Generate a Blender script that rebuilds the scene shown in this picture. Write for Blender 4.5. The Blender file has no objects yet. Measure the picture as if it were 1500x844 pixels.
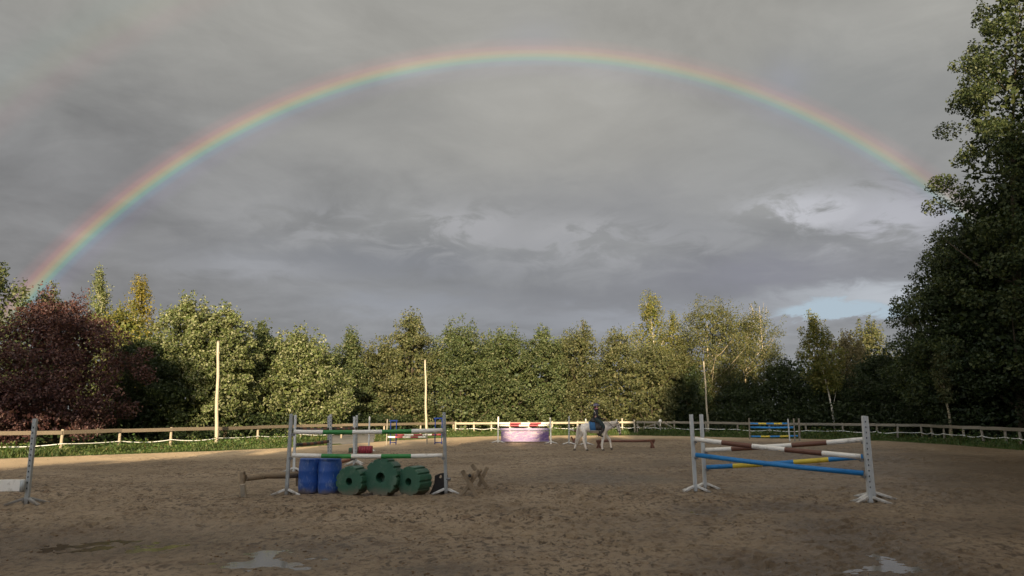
import bpy, bmesh, math, random
import numpy as np
from mathutils import Vector, Matrix
random.seed(7)
RNG = np.random.default_rng(7)
S = bpy.context.scene
COL = S.collection
R = math.radians

# ------------------------------------------------------------------ camera
F, CX, CY = 1030.0, 750.0, 422.0         # focal length and centre in photograph pixels
PITCH = math.atan((600 - CY) / F)
EYE = Vector((0, 0, 1.9))
cam_d = bpy.data.cameras.new('camera')
cam = bpy.data.objects.new('camera', cam_d)
COL.objects.link(cam)
cam.location = EYE
cam.rotation_euler = (math.pi / 2 + PITCH, 0, 0)
cam_d.sensor_width = 36
cam_d.lens = 36 * F / 1500
cam_d.clip_start = 0.1
cam_d.clip_end = 3000
S.camera = cam

def ray(x, y):
    u, v = (x - CX) / F, (CY - y) / F
    return Vector((u, math.cos(PITCH) - v * math.sin(PITCH), math.sin(PITCH) + v * math.cos(PITCH)))
def gp(x, y, z=0.0):                     # where the line of sight meets the ground
    d = ray(x, y)
    return EYE + d * ((z - EYE.z) / d.z)
def at(x, y, Y):                         # the point at distance Y along the line of sight
    d = ray(x, y)
    return EYE + d * (Y / d.y)

# ------------------------------------------------------------------ light
c, s = math.cos, math.sin
ac = Vector((s(R(1.5)) * c(R(-23.5)), c(R(1.5)) * c(R(-23.5)), s(R(-23.5))))     # right, forward, up of the camera
ANTI = Vector((ac.x, ac.y * c(PITCH) - ac.z * s(PITCH), ac.y * s(PITCH) + ac.z * c(PITCH))).normalized()
SUNEL = math.asin(-ANTI.z)
sun_d = bpy.data.lights.new('sun', 'SUN')
sun_d.energy = 5.0
sun_d.angle = R(0.5)
sun_d.color = (1.0, 0.80, 0.52)
sun = bpy.data.objects.new('sun', sun_d)
COL.objects.link(sun)
sun.rotation_euler = ANTI.to_track_quat('-Z', 'Y').to_euler()
sun.location = (0, -40, 40)
EXPO = 1.15
S.view_settings.view_transform = 'Standard'
S.view_settings.look = 'None'
S.view_settings.exposure = EXPO
S.view_settings.gamma = 1
S.view_settings.use_curve_mapping = False
S.cycles.max_bounces = 6
S.cycles.use_denoising = True

# ------------------------------------------------------------------ node helpers
class NT:
    def __init__(self, tree):
        self.t = tree
        self.t.nodes.clear()
    def n(self, typ, **kw):
        nd = self.t.nodes.new(typ)
        for k, v in kw.items():
            if k == 'inp':
                for i, val in v.items():
                    self.put(nd.inputs[i], val)
            else:
                setattr(nd, k, v)
        return nd
    def put(self, sock, v):
        if hasattr(v, 'is_linked') or hasattr(v, 'links'):
            self.t.links.new(v, sock)
        elif isinstance(v, (tuple, list)) and sock.type == 'RGBA' and len(v) == 3:
            sock.default_value = (*v, 1)
        else:
            sock.default_value = v
    def m(self, op, a, b=0.0, c_=None, clamp=False):
        nd = self.t.nodes.new('ShaderNodeMath')
        nd.operation = op
        nd.use_clamp = clamp
        self.put(nd.inputs[0], a)
        self.put(nd.inputs[1], b)
        if c_ is not None:
            self.put(nd.inputs[2], c_)
        return nd.outputs[0]
    def vm(self, op, a, b, out=0):
        nd = self.t.nodes.new('ShaderNodeVectorMath')
        nd.operation = op
        self.put(nd.inputs[0], a)
        if op == 'SCALE':
            self.put(nd.inputs['Scale'], b)
        else:
            self.put(nd.inputs[1], b)
        return nd.outputs[out]
    def mix(self, fac, a, b, mode='MIX'):
        nd = self.t.nodes.new('ShaderNodeMix')
        nd.data_type = 'RGBA'
        nd.blend_type = mode
        nd.clamp_factor = True
        self.put(nd.inputs[0], fac)
        self.put(nd.inputs[6], a)
        self.put(nd.inputs[7], b)
        return nd.outputs[2]
    def noise(self, vec, scale, detail=4, rough=0.55, dist=0.0):
        nd = self.n('ShaderNodeTexNoise')
        if vec is not None:
            self.put(nd.inputs['Vector'], vec)
        nd.inputs['Scale'].default_value = scale
        nd.inputs['Detail'].default_value = detail
        nd.inputs['Roughness'].default_value = rough
        nd.inputs['Distortion'].default_value = dist
        return nd.outputs[0]
    def rng(self, v, a, b, c_=0.0, d=1.0, smooth=True):
        nd = self.n('ShaderNodeMapRange')
        nd.interpolation_type = 'SMOOTHSTEP' if smooth else 'LINEAR'
        self.put(nd.inputs[0], v)
        for i, x in enumerate((a, b, c_, d)):
            self.put(nd.inputs[i + 1], x)
        return nd.outputs[0]
    def ramp(self, v, stops, interp='LINEAR'):
        nd = self.n('ShaderNodeValToRGB')
        cr = nd.color_ramp
        cr.interpolation = interp
        while len(cr.elements) < len(stops):
            cr.elements.new(0.5)
        for e, (p, col) in zip(cr.elements, stops):
            e.position = p
            e.color = (*col, 1)
        self.put(nd.inputs[0], v)
        return nd.outputs[0]

# ------------------------------------------------------------------ sky
W = bpy.data.worlds.new('World')
S.world = W
W.use_nodes = True
t = NT(W.node_tree)
SKYK = 0.15
def sky_value(r, g, b):                  # a displayed 0-255 colour as a sky radiance
    f = lambda v: ((v / 255 + 0.055) / 1.055) ** 2.4
    k = 1 / (2 ** EXPO) / SKYK
    return (f(r) * k, f(g) * k, f(b) * k)
tc = t.n('ShaderNodeTexCoord').outputs['Generated']
sp = t.n('ShaderNodeSeparateXYZ', inp={0: tc})
dx, dy, dz = sp.outputs
az = t.m('MULTIPLY', t.m('ARCTAN2', dx, dy), 57.2958)
el = t.m('MULTIPLY', t.m('ARCSINE', dz), 57.2958)
k = t.m('DIVIDE', 1.0, t.m('ADD', t.m('MAXIMUM', dz, 0.0), 0.22))
q = t.n('ShaderNodeCombineXYZ', inp={0: t.m('MULTIPLY', dx, k), 1: t.m('MULTIPLY', dy, k), 2: t.m('MULTIPLY', dz, 1.6)}).outputs[0]
nb = t.noise(q, 0.75, 5, 0.5, 0.3)
nm = t.noise(q, 2.3, 6, 0.56, 0.5)
nf = t.noise(t.vm('ADD', q, (3.1, 1.7, 0.4)), 5.5, 6, 0.6, 0.6)
wob = t.m('MULTIPLY', t.m('SUBTRACT', nm, 0.5), 16)
wob2 = t.m('MULTIPLY', t.m('SUBTRACT', nf, 0.5), 16)
elw = t.m('ADD', el, t.m('MULTIPLY', wob, 0.5))
warm = t.rng(elw, 8, 30)
base = t.mix(warm, sky_value(138, 140, 143), sky_value(156, 155, 150))
base = t.mix(t.m('MULTIPLY', t.rng(az, -5, -38), t.rng(el, 30, 8)), base, sky_value(134, 134, 135))
var = t.m('ADD', t.m('MULTIPLY', t.m('SUBTRACT', nb, 0.5), 0.42), t.m('ADD', t.m('MULTIPLY', t.m('SUBTRACT', nm, 0.5), 0.80), t.m('MULTIPLY', t.m('SUBTRACT', nf, 0.5), 0.36)))
gain = t.m('ADD', 1.0, var)
base = t.vm('SCALE', base, gain)
def patch(a, e, sa, se, wa=1.0, we=1.0):
    u = t.m('DIVIDE', t.m('SUBTRACT', t.m('ADD', az, t.m('MULTIPLY', wob, wa)), a), sa)
    v = t.m('DIVIDE', t.m('SUBTRACT', t.m('ADD', el, t.m('MULTIPLY', wob2, we)), e), se)
    rr = t.m('ADD', t.m('MULTIPLY', u, u), t.m('MULTIPLY', v, v))
    return t.m('EXPONENT', t.m('MULTIPLY', rr, -1.0))
def azel(x, y):
    d = ray(x, y).normalized()
    return math.degrees(math.atan2(d.x, d.y)), math.degrees(math.asin(d.z))
puff = t.rng(nf, 0.42, 0.60)
for (x, y, sa, se, col, amt, sharp) in [
        (1190, 302, 3.4, 1.3, (196, 197, 203), 0.95, 0),
        (1300, 310, 4.5, 2.2, (176, 177, 184), 0.75, 0),
        (855, 336, 3.4, 1.2, (188, 188, 190), 1.0, 0),
        (700, 328, 4.5, 1.5, (178, 178, 181), 0.9, 0),
        (620, 345, 7.0, 2.0, (156, 157, 160), 0.5, 0),
        (880, 355, 9.0, 1.6, (161, 162, 166), 0.7, 0),
        (480, 330, 5.0, 1.6, (154, 155, 158), 0.5, 0),
        (880, 300, 12.0, 3.2, (137, 139, 144), 0.6, 1),
        (560, 385, 12.0, 1.2, (127, 130, 137), 0.6, 1),
        (850, 440, 12.0, 1.6, (130, 132, 138), 0.6, 1),
        (370, 392, 5.5, 0.9, (158, 160, 165), 0.7, 1),
        (600, 445, 6.0, 0.9, (150, 154, 162), 0.6, 1),
        (1150, 125, 2.4, 1.6, (163, 165, 176), 0.7, 1),
        (785, 58, 3.2, 1.5, (166, 166, 168), 0.6, 1),
        (1000, 470, 14, 1.1, (160, 164, 173), 0.65, 1),
        (1290, 428, 6.5, 0.9, (190, 196, 203), 0.8, 1),
        (850, 200, 15, 6, (159, 157, 151), 0.45, 1),
        (1230, 150, 8, 5, (138, 141, 142), 0.6, 1),
        (1120, 400, 9, 1.6, (131, 132, 143), 0.7, 1),
        (500, 160, 12, 3.5, (141, 141, 139), 0.5, 1)]:
    a, e = azel(x, y)
    g = t.m('MULTIPLY', patch(a, e, sa, se, 0.5, 0.22), amt)
    if not sharp:
        g = t.m('MULTIPLY', t.m('MULTIPLY', g, 1.5), puff, clamp=True)
    base = t.mix(g, base, sky_value(*col))
# clear sky: behind the camera where the sun stands, and one small opening low on the right
sky = t.n('ShaderNodeTexSky')
sky.sky_type = 'NISHITA'
sky.sun_disc = False
sky.sun_elevation = SUNEL
sky.sun_rotation = math.atan2(-ANTI.x, -ANTI.y)
a, e = azel(1235, 452)
hole = t.rng(t.m('ADD', patch(a, e, 5.2, 0.85, 0.5, 0.22), t.m('MULTIPLY', t.m('SUBTRACT', nf, 0.5), 0.8)), 0.35, 0.75)
base = t.mix(hole, base, sky_value(170, 186, 198))
toA = t.vm('DOT_PRODUCT', tc, tuple(ANTI), 1)
back = t.rng(t.m('ADD', toA, t.m('MULTIPLY', t.m('SUBTRACT', nb, 0.5), 0.9)), -0.55, -0.85)
# the cloud thins towards the sun behind the camera and lets more light through, then breaks up
thin = t.rng(toA, 0.35, -0.75)
base = t.vm('MULTIPLY', base, t.mix(thin, (1.0, 1.0, 1.0), (4.0, 3.6, 3.05)))
base = t.mix(back, base, sky.outputs[0])
# the bows: red outside at 42.4 degrees, blue inside; the second bow reversed near 51 degrees
ang = t.m('MULTIPLY', t.m('ARCCOSINE', toA), 57.2958)
inside = t.rng(ang, 41.2, 39.0)
base = t.vm('SCALE', base, t.m('ADD', 1.0, t.m('MULTIPLY', inside, 0.05)))
bow = t.ramp(t.rng(ang, 39.85, 43.75, smooth=False), [
    (0.00, (0, 0, 0)), (0.26, (0.012, 0.006, 0.03)), (0.37, (0.0, 0.04, 0.085)), (0.44, (0.0, 0.13, 0.08)), (0.505, (0.12, 0.15, 0.02)),
    (0.565, (0.21, 0.10, 0.0)), (0.64, (0.16, 0.028, 0.012)), (0.73, (0.06, 0.01, 0.008)), (0.88, (0, 0, 0))], 'EASE')
bow2 = t.ramp(t.rng(ang, 49.0, 54.5, smooth=False), [
    (0.0, (0, 0, 0)), (0.25, (0.035, 0.008, 0.006)), (0.42, (0.02, 0.02, 0.0)), (0.6, (0.0, 0.016, 0.008)), (0.9, (0, 0, 0))], 'EASE')
low = t.m('ADD', 0.62, t.m('MULTIPLY', t.rng(az, 6, -33), 0.42))
low = t.m('MULTIPLY', low, t.rng(az, 37, 28, 0.55, 1.0))
low = t.m('MULTIPLY', low, t.m('ADD', 0.78, t.m('MULTIPLY', nb, 0.44)))
low = t.m('MULTIPLY', low, t.m('ADD', 0.7, t.m('MULTIPLY', nm, 0.6)))
rainy = t.rng(el, -1, 3)
bow = t.vm('SCALE', bow, t.m('MULTIPLY', t.m('MULTIPLY', low, rainy), 0.80 / (2 ** EXPO) / SKYK))
bow2 = t.vm('SCALE', bow2, t.m('MULTIPLY', t.m('MULTIPLY', t.rng(az, -12, -30), rainy), 0.75 / (2 ** EXPO) / SKYK))
base = t.vm('ADD', base, t.vm('ADD', bow, bow2))
bg = t.n('ShaderNodeBackground', inp={0: base, 1: SKYK})
out = t.n('ShaderNodeOutputWorld', inp={0: bg.outputs[0]})
W.cycles.sampling_method = 'MANUAL'
W.cycles.sample_map_resolution = 1024

# ------------------------------------------------------------------ materials
def material(name, build):
    m = bpy.data.materials.new(name)
    m.use_nodes = True
    n = NT(m.node_tree)
    n.n('ShaderNodeOutputMaterial')
    o = m.node_tree.nodes[-1]
    sh = build(n)
    m.node_tree.links.new(sh, o.inputs[0])
    return m
def surf(name, col, rough=0.6, var=0.15, scale=9, dirt=None, dirt_amt=0.35, dirt_scale=4, bump=0.15, metal=0.0, spec=0.4, stretch=(1, 1, 1), mud=0.0):
    def b(n):
        oc = n.n('ShaderNodeTexCoord').outputs['Object']
        oi = n.n('ShaderNodeObjectInfo').outputs['Random']
        v = n.vm('ADD', n.vm('MULTIPLY', oc, stretch), n.n('ShaderNodeCombineXYZ', inp={0: n.m('MULTIPLY', oi, 37.0), 1: n.m('MULTIPLY', oi, 11.0)}).outputs[0])
        n1 = n.noise(v, scale, 5, 0.6)
        colr = n.vm('SCALE', n.vm('ADD', col, (0, 0, 0)), n.m('ADD', 1 - var, n.m('MULTIPLY', n1, 2 * var)))
        if dirt:
            n2 = n.noise(v, dirt_scale, 7, 0.68, 0.4)
            colr = n.mix(n.m('MULTIPLY', n.rng(n2, 0.52, 0.68), dirt_amt), colr, dirt)
            n3 = n.noise(v, dirt_scale * 5, 4, 0.7)
            colr = n.mix(n.m('MULTIPLY', n.rng(n3, 0.62, 0.72), dirt_amt), colr, dirt)
        if mud:
            wp = n.n('ShaderNodeNewGeometry').outputs['Position']
            z = n.n('ShaderNodeSeparateXYZ', inp={0: wp}).outputs[2]
            f = n.rng(n.m('ADD', z, n.m('MULTIPLY', n.m('SUBTRACT', n1, 0.5), 0.25)), mud, 0.0, 0, 0.85)
            colr = n.mix(f, colr, (0.15, 0.115, 0.08))
        p = n.n('ShaderNodeBsdfPrincipled')
        n.put(p.inputs['Base Color'], colr)
        p.inputs['Roughness'].default_value = rough
        p.inputs['Metallic'].default_value = metal
        p.inputs['Specular IOR Level'].default_value = spec
        if bump:
            bp = n.n('ShaderNodeBump')
            bp.inputs['Strength'].default_value = bump
            bp.inputs['Distance'].default_value = 0.02
            n.put(bp.inputs['Height'], n.noise(v, scale * 3, 5, 0.65))
            n.put(p.inputs['Normal'], bp.outputs[0])
        return p.outputs[0]
    return material(name, b)
MUD = (0.17, 0.13, 0.09)
M = {}
M['white'] = surf('white_paint', (0.74, 0.70, 0.63), 0.55, 0.08, 6, (0.26, 0.22, 0.17), 0.55, 5, 0.2)
M['green'] = surf('green_paint', (0.035, 0.21, 0.05), 0.45, 0.15, 7, (0.03, 0.10, 0.03), 0.4, 5, 0.15)
M['brown'] = surf('brown_paint', (0.135, 0.056, 0.035), 0.5, 0.2, 7, (0.05, 0.02, 0.014), 0.5, 5, 0.2)
M['blue'] = surf('blue_paint', (0.018, 0.19, 0.47), 0.42, 0.12, 6, (0.012, 0.08, 0.2), 0.4, 5, 0.15)
M['yellow'] = surf('yellow_paint', (0.62, 0.47, 0.05), 0.45, 0.12, 6, (0.3, 0.2, 0.03), 0.4, 5, 0.15)
M['red'] = surf('red_paint', (0.24,0.028,0.045), 0.45, 0.12, 6, (0.2, 0.02, 0.02), 0.4, 5, 0.15)
M['black'] = surf('black_paint', (0.018, 0.017, 0.016), 0.5, 0.3, 7)
M['rust'] = surf('rust_orange_paint', (0.21, 0.075, 0.035), 0.6, 0.2, 7, (0.1, 0.03, 0.02), 0.5, 5)
M['galv'] = surf('grey_metal', (0.36, 0.375, 0.37), 0.5, 0.15, 8, (0.20, 0.19, 0.17), 0.5, 3.5, 0.1, 0.25, 0.5, mud=0.22)
M['pale_wood'] = surf('pale_painted_wood', (0.52, 0.53, 0.52), 0.65, 0.15, 5, (0.22, 0.22, 0.21), 0.6, 5, 0.3, stretch=(4, 4, 0.6), mud=0.08)
M['foot_white'] = surf('foot_paint', (0.62, 0.60, 0.56), 0.6, 0.12, 8, (0.2, 0.16, 0.11), 0.6, 5, 0.2, mud=0.10)
M['hole'] = surf('hole_dark', (0.03, 0.03, 0.03), 0.8, 0.1, 9, bump=0)
M['cup'] = surf('cup_metal', (0.22, 0.22, 0.22), 0.45, 0.2, 9, metal=0.5)
M['barrel'] = surf('blue_plastic', (0.022, 0.085, 0.33), 0.38, 0.12, 5, (0.28, 0.36, 0.5), 0.55, 7, 0.08, spec=0.5, stretch=(1, 1, 0.45), mud=0.16)
M['greenplastic'] = surf('green_plastic', (0.028, 0.098, 0.058), 0.42, 0.18, 6, (0.12, 0.17, 0.12), 0.5, 5, 0.12, spec=0.45, mud=0.22)
M['rail'] = surf('weathered_rail_wood', (0.145, 0.118, 0.088), 0.8, 0.3, 5, (0.14, 0.115, 0.085), 0.6, 3, 0.5, spec=0.2, stretch=(0.6, 4, 4))
M['post'] = surf('pale_post_wood', (0.30, 0.25, 0.185), 0.8, 0.25, 5, (0.2, 0.16, 0.12), 0.6, 4, 0.5, spec=0.2, stretch=(4, 4, 0.6))
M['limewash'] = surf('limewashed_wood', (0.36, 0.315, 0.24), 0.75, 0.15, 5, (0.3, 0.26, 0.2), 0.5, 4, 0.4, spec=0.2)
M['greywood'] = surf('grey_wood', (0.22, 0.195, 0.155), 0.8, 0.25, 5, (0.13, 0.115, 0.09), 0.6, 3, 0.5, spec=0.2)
M['muddywood'] = surf('muddy_wood', (0.27, 0.205, 0.135), 0.85, 0.3, 6, (0.09, 0.065, 0.045), 0.7, 4, 0.6, spec=0.15)
M['rope'] = surf('white_rope', (0.74, 0.74, 0.70), 0.6, 0.05, 9, bump=0)
M['trunk'] = surf('bark', (0.085, 0.068, 0.05), 0.9, 0.35, 3, (0.05, 0.04, 0.03), 0.6, 2, 0.7, spec=0.1, stretch=(3, 3, 0.6))
M['birch'] = surf('birch_bark', (0.55, 0.50, 0.42), 0.8, 0.15, 3, (0.08, 0.07, 0.06), 0.8, 2.5, 0.3, spec=0.2, stretch=(1.2, 1.2, 4))
M['palebark'] = surf('pale_bark', (0.36, 0.30, 0.20), 0.85, 0.25, 3, (0.14, 0.11, 0.07), 0.6, 2, 0.5, spec=0.1, stretch=(3, 3, 0.6))
M['lilac'] = surf('lilac_board', (0.21, 0.17, 0.28), 0.5, 0.15, 3, (0.25, 0.09, 0.26), 0.8, 2.2, 0.1)
M['rubber'] = surf('dark_board', (0.028, 0.023, 0.02), 0.7, 0.3, 6, (0.06, 0.048, 0.036), 0.6, 5, 0.3)
M['steelblue'] = surf('blue_steel', (0.008, 0.02, 0.10), 0.85, 0.15, 8, (0.012, 0.012, 0.03), 0.4, 5, spec=0.08)
M['horse'] = surf('grey_horse_coat', (0.72, 0.65, 0.57), 0.75, 0.12, 4, (0.46, 0.41, 0.37), 0.5, 3, 0.15, spec=0.2)
M['horsehair'] = surf('pale_horsehair', (0.55, 0.48, 0.40), 0.8, 0.25, 20, bump=0.4, stretch=(1, 1, 0.3))
M['muzzle'] = surf('dark_muzzle_skin', (0.12, 0.085, 0.08), 0.7, 0.2, 12)
M['hoof'] = surf('hoof_horn', (0.10, 0.08, 0.06), 0.6, 0.2, 14)
M['leather'] = surf('dark_leather', (0.022, 0.016, 0.013), 0.45, 0.2, 12)
M['padblue'] = surf('blue_saddle_cloth', (0.026, 0.095, 0.21), 0.85, 0.1, 10)
M['jacket'] = surf('black_jacket_cloth', (0.014, 0.014, 0.018), 0.8, 0.3, 10)
M['breeches'] = surf('dark_breeches_cloth', (0.02, 0.032, 0.032), 0.85, 0.3, 10)
M['skin'] = surf('skin', (0.52, 0.30, 0.22), 0.6, 0.08, 12, bump=0.05)
M['helmet'] = surf('helmet_shell', (0.05, 0.04, 0.07), 0.35, 0.15, 10)
M['helmetstripe'] = surf('helmet_stripe', (0.42, 0.40, 0.52), 0.4, 0.1, 10)
M['pinkcloth'] = surf('pink_collar', (0.55, 0.16, 0.28), 0.8, 0.1, 10)
M['hair'] = surf('dark_hair', (0.05, 0.03, 0.02), 0.7, 0.2, 15)
M['stone'] = surf('mud_clod', (0.15, 0.10, 0.06), 0.9, 0.3, 6, bump=0.5, spec=0.15)

def b_panel(n):
    oc = n.n('ShaderNodeTexCoord').outputs['Object']
    n1 = n.noise(n.vm('MULTIPLY', oc, (1.2, 1, 3)), 1.6, 7, 0.7, 1.5)
    n2 = n.noise(oc, 14, 5, 0.7)
    x = n.n('ShaderNodeSeparateXYZ', inp={0: oc})
    base = n.ramp(n.m('ADD', n1, n.m('MULTIPLY', n.m('SUBTRACT', n2, 0.5), 0.35)), [
        (0.30, (0.07, 0.03, 0.14)), (0.44, (0.12, 0.065, 0.20)), (0.54, (0.21, 0.14, 0.22)), (0.62, (0.29, 0.22, 0.27)), (0.75, (0.32, 0.28, 0.27))])
    dark = n.rng(n.m('ADD', x.outputs[2], n.m('MULTIPLY', n1, 0.25)), 0.42, 0.10)
    base = n.mix(n.m('MULTIPLY', dark, 0.75), base, (0.08, 0.035, 0.16))
    p = n.n('ShaderNodeBsdfPrincipled', inp={'Base Color': base, 'Roughness': 0.45})
    return p.outputs[0]
M['panel'] = material('printed_purple_board', b_panel)

def leaf_mat(name, cols, trans=0.25, rough=0.55):
    def b(n):
        g = n.n('ShaderNodeNewGeometry')
        rnd = g.outputs['Random Per Island']
        stops = [(i / max(1, len(cols) - 1), cc) for i, cc in enumerate(cols)]
        cl = n.ramp(rnd, stops)
        big = n.noise(g.outputs['Position'], 0.8, 4, 0.65)
        cl = n.vm('SCALE', cl, n.m('ADD', 0.4, n.m('MULTIPLY', big, 1.2)))
        p = n.n('ShaderNodeBsdfPrincipled', inp={'Base Color': cl, 'Roughness': rough, 'Specular IOR Level': 0.3})
        tr = n.n('ShaderNodeBsdfTranslucent', inp={0: n.vm('MULTIPLY', cl, (1.25, 1.25, 0.55))})
        mx = n.n('ShaderNodeMixShader', inp={0: trans, 1: p.outputs[0], 2: tr.outputs[0]})
        return mx.outputs[0]
    return material(name, b)
L = {
    'maple': leaf_mat('maple_leaves', [(0.035, 0.053, 0.020), (0.060, 0.083, 0.029), (0.085, 0.103, 0.040), (0.125, 0.128, 0.060)]),
    'olive': leaf_mat('olive_leaves', [(0.043, 0.055, 0.020), (0.072, 0.083, 0.031), (0.105, 0.110, 0.046), (0.14, 0.13, 0.062)]),
    'pale': leaf_mat('pale_leaves', [(0.06, 0.085, 0.025), (0.10, 0.125, 0.04), (0.15, 0.165, 0.065), (0.24, 0.24, 0.15)]),
    'birch': leaf_mat('birch_leaves', [(0.065, 0.085, 0.018), (0.10, 0.115, 0.025), (0.15, 0.145, 0.035), (0.19, 0.16, 0.045)]),
    'gold': leaf_mat('golden_leaves', [(0.10, 0.095, 0.015), (0.16, 0.14, 0.022), (0.22, 0.17, 0.03)]),
    'willow': leaf_mat('willow_leaves', [(0.05, 0.065, 0.02), (0.08, 0.088, 0.028), (0.105, 0.105, 0.04), (0.13, 0.12, 0.055)]),
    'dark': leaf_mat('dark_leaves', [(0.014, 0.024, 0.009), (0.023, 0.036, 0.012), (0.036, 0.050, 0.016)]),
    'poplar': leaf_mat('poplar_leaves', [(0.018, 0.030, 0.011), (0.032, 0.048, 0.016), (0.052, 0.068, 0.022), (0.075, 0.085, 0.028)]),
    'plum': leaf_mat('plum_leaves', [(0.028, 0.013, 0.014), (0.052, 0.022, 0.023), (0.075, 0.033, 0.030), (0.10, 0.055, 0.042)], 0.15),
    'dry': leaf_mat('dry_leaves', [(0.10, 0.085, 0.035), (0.17, 0.14, 0.07), (0.24, 0.20, 0.12)]),
    'grass': leaf_mat('grass_blades', [(0.03, 0.055, 0.012), (0.05, 0.085, 0.02), (0.075, 0.11, 0.03), (0.13, 0.125, 0.05)], 0.3),
    'weed': leaf_mat('weed_leaves', [(0.03, 0.06, 0.014), (0.05, 0.09, 0.02), (0.08, 0.12, 0.03), (0.12, 0.10, 0.04)], 0.25),
}

# ------------------------------------------------------------------ object helpers
def obj(name, me, parent=None, loc=None):
    o = bpy.data.objects.new(name, me)
    COL.objects.link(o)
    if parent is not None:
        o.parent = parent
    if loc is not None:
        o.location = loc
    return o
def tag(o, label=None, cat=None, group=None, kind=None):
    if label: o['label'] = label
    if cat: o['category'] = cat
    if group: o['group'] = group
    if kind: o['kind'] = kind
    return o
def thing(name, label, cat, loc=(0, 0, 0), rz=0.0, group=None):
    o = bpy.data.objects.new(name, None)
    COL.objects.link(o)
    o.location = loc
    o.rotation_euler = (0, 0, rz)
    o.empty_display_size = 0.2
    return tag(o, label, cat, group)
def np_mesh(name, V, Fc, mat, smooth=False, midx=None):
    V = np.asarray(V, np.float32)
    Fc = np.asarray(Fc, np.int32)
    me = bpy.data.meshes.new(name)
    me.vertices.add(len(V))
    me.vertices.foreach_set('co', V.ravel())
    n = Fc.shape[1]
    me.loops.add(Fc.size)
    me.loops.foreach_set('vertex_index', Fc.ravel())
    me.polygons.add(len(Fc))
    me.polygons.foreach_set('loop_start', np.arange(0, Fc.size, n, dtype=np.int32))
    for mm in (mat if isinstance(mat, (list, tuple)) else [mat]):
        me.materials.append(mm)
    if midx is not None:
        me.polygons.foreach_set('material_index', np.asarray(midx, np.int32))
    if smooth:
        me.polygons.foreach_set('use_smooth', np.ones(len(Fc), bool))
    me.update(calc_edges=True)
    return me
class MB:                                 # collects solids, then makes one mesh
    def __init__(self):
        self.v, self.f, self.mi, self.sm = [], [], [], []
    def add(self, vs, fs, mi=0, smooth=False):
        o = len(self.v)
        self.v += [tuple(v) for v in vs]
        for f in fs:
            self.f.append(tuple(i + o for i in f)); self.mi.append(mi); self.sm.append(smooth)
    def box(self, c0, size, rot=None, mi=0, bev=0.0):
        x, y, z = (k / 2 for k in size)
        b = min(bev, x * .9, y * .9, z * .9)
        mtx = rot if rot else Matrix.Identity(3)
        c0 = Vector(c0)
        if b <= 0:
            vs = [(-x, -y, -z), (x, -y, -z), (x, y, -z), (-x, y, -z), (-x, -y, z), (x, -y, z), (x, y, z), (-x, y, z)]
            fs = [(0, 3, 2, 1), (4, 5, 6, 7), (0, 1, 5, 4), (1, 2, 6, 5), (2, 3, 7, 6), (3, 0, 4, 7)]
        else:
            bm = bmesh.new()
            bmesh.ops.create_cube(bm, size=1)
            bmesh.ops.scale(bm, vec=size, verts=bm.verts)
            bmesh.ops.bevel(bm, geom=bm.edges, offset=b, segments=1, affect='EDGES', profile=0.5)
            bm.verts.ensure_lookup_table()
            vs = [v.co.copy() for v in bm.verts]
            fs = [tuple(v.index for v in f.verts) for f in bm.faces]
            bm.free()
        self.add([c0 + mtx @ Vector(v) for v in vs], fs, mi)
    def bar(self, a, b, w, h, mi=0, bev=0.0, up=(0, 0, 1)):      # box from a to b
        a, b = Vector(a), Vector(b)
        d = (b - a)
        ln = d.length
        x = d.normalized()
        u = Vector(up)
        if abs(x.dot(u)) > 0.95: u = Vector((0, 1, 0))
        y = u.cross(x).normalized()
        z = x.cross(y)
        m3 = Matrix((x, y, z)).transposed()
        self.box((a + b) / 2, (ln, w, h), m3, mi, bev)
    def tube(self, pts, rad, n=8, mi=0, cap=True, segm=None, smooth=True):
        pts = [Vector(p) for p in pts]
        rad = rad if isinstance(rad, (list, tuple)) else [rad] * len(pts)
        o = len(self.v)
        prev = None
        for i, p in enumerate(pts):
            d = (pts[min(i + 1, len(pts) - 1)] - pts[max(i - 1, 0)]).normalized()
            if prev is None:
                a = Vector((0, 0, 1)) if abs(d.z) < 0.9 else Vector((1, 0, 0))
                u = d.cross(a).normalized()
            else:
                u = (prev - d * prev.dot(d)).normalized()
            prev = u
            w = d.cross(u)
            for k in range(n):
                a = 2 * math.pi * k / n
                self.v.append(tuple(p + (u * math.cos(a) + w * math.sin(a)) * rad[i]))
        for i in range(len(pts) - 1):
            for k in range(n):
                k2 = (k + 1) % n
                self.f.append((o + i * n + k, o + i * n + k2, o + (i + 1) * n + k2, o + (i + 1) * n + k))
                self.mi.append(segm[i] if segm else mi); self.sm.append(smooth)
        if cap:
            self.f.append(tuple(o + k for k in reversed(range(n)))); self.mi.append(segm[0] if segm else mi); self.sm.append(False)
            e = o + (len(pts) - 1) * n
            self.f.append(tuple(e + k for k in range(n))); self.mi.append(segm[-1] if segm else mi); self.sm.append(False)
    def ball(self, c0, r, n=10, mi=0, jit=0.0):
        bm = bmesh.new()
        bmesh.ops.create_uvsphere(bm, u_segments=n, v_segments=max(4, n // 2 + 1), radius=1)
        rr = r if isinstance(r, (tuple, list)) else (r, r, r)
        vs = [Vector(c0) + Vector((v.co.x * rr[0], v.co.y * rr[1], v.co.z * rr[2])) * (1 + random.uniform(-jit, jit)) for v in bm.verts]
        fs = [tuple(v.index for v in f.verts) for f in bm.faces]
        bm.free()
        self.add(vs, fs, mi, True)
    def mesh(self, name, mats):
        me = bpy.data.meshes.new(name)
        me.from_pydata(self.v, [], self.f)
        for mm in (mats if isinstance(mats, (list, tuple)) else [mats]):
            me.materials.append(mm)
        me.polygons.foreach_set('material_index', self.mi)
        me.polygons.foreach_set('use_smooth', self.sm)
        me.update()
        return me
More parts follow.
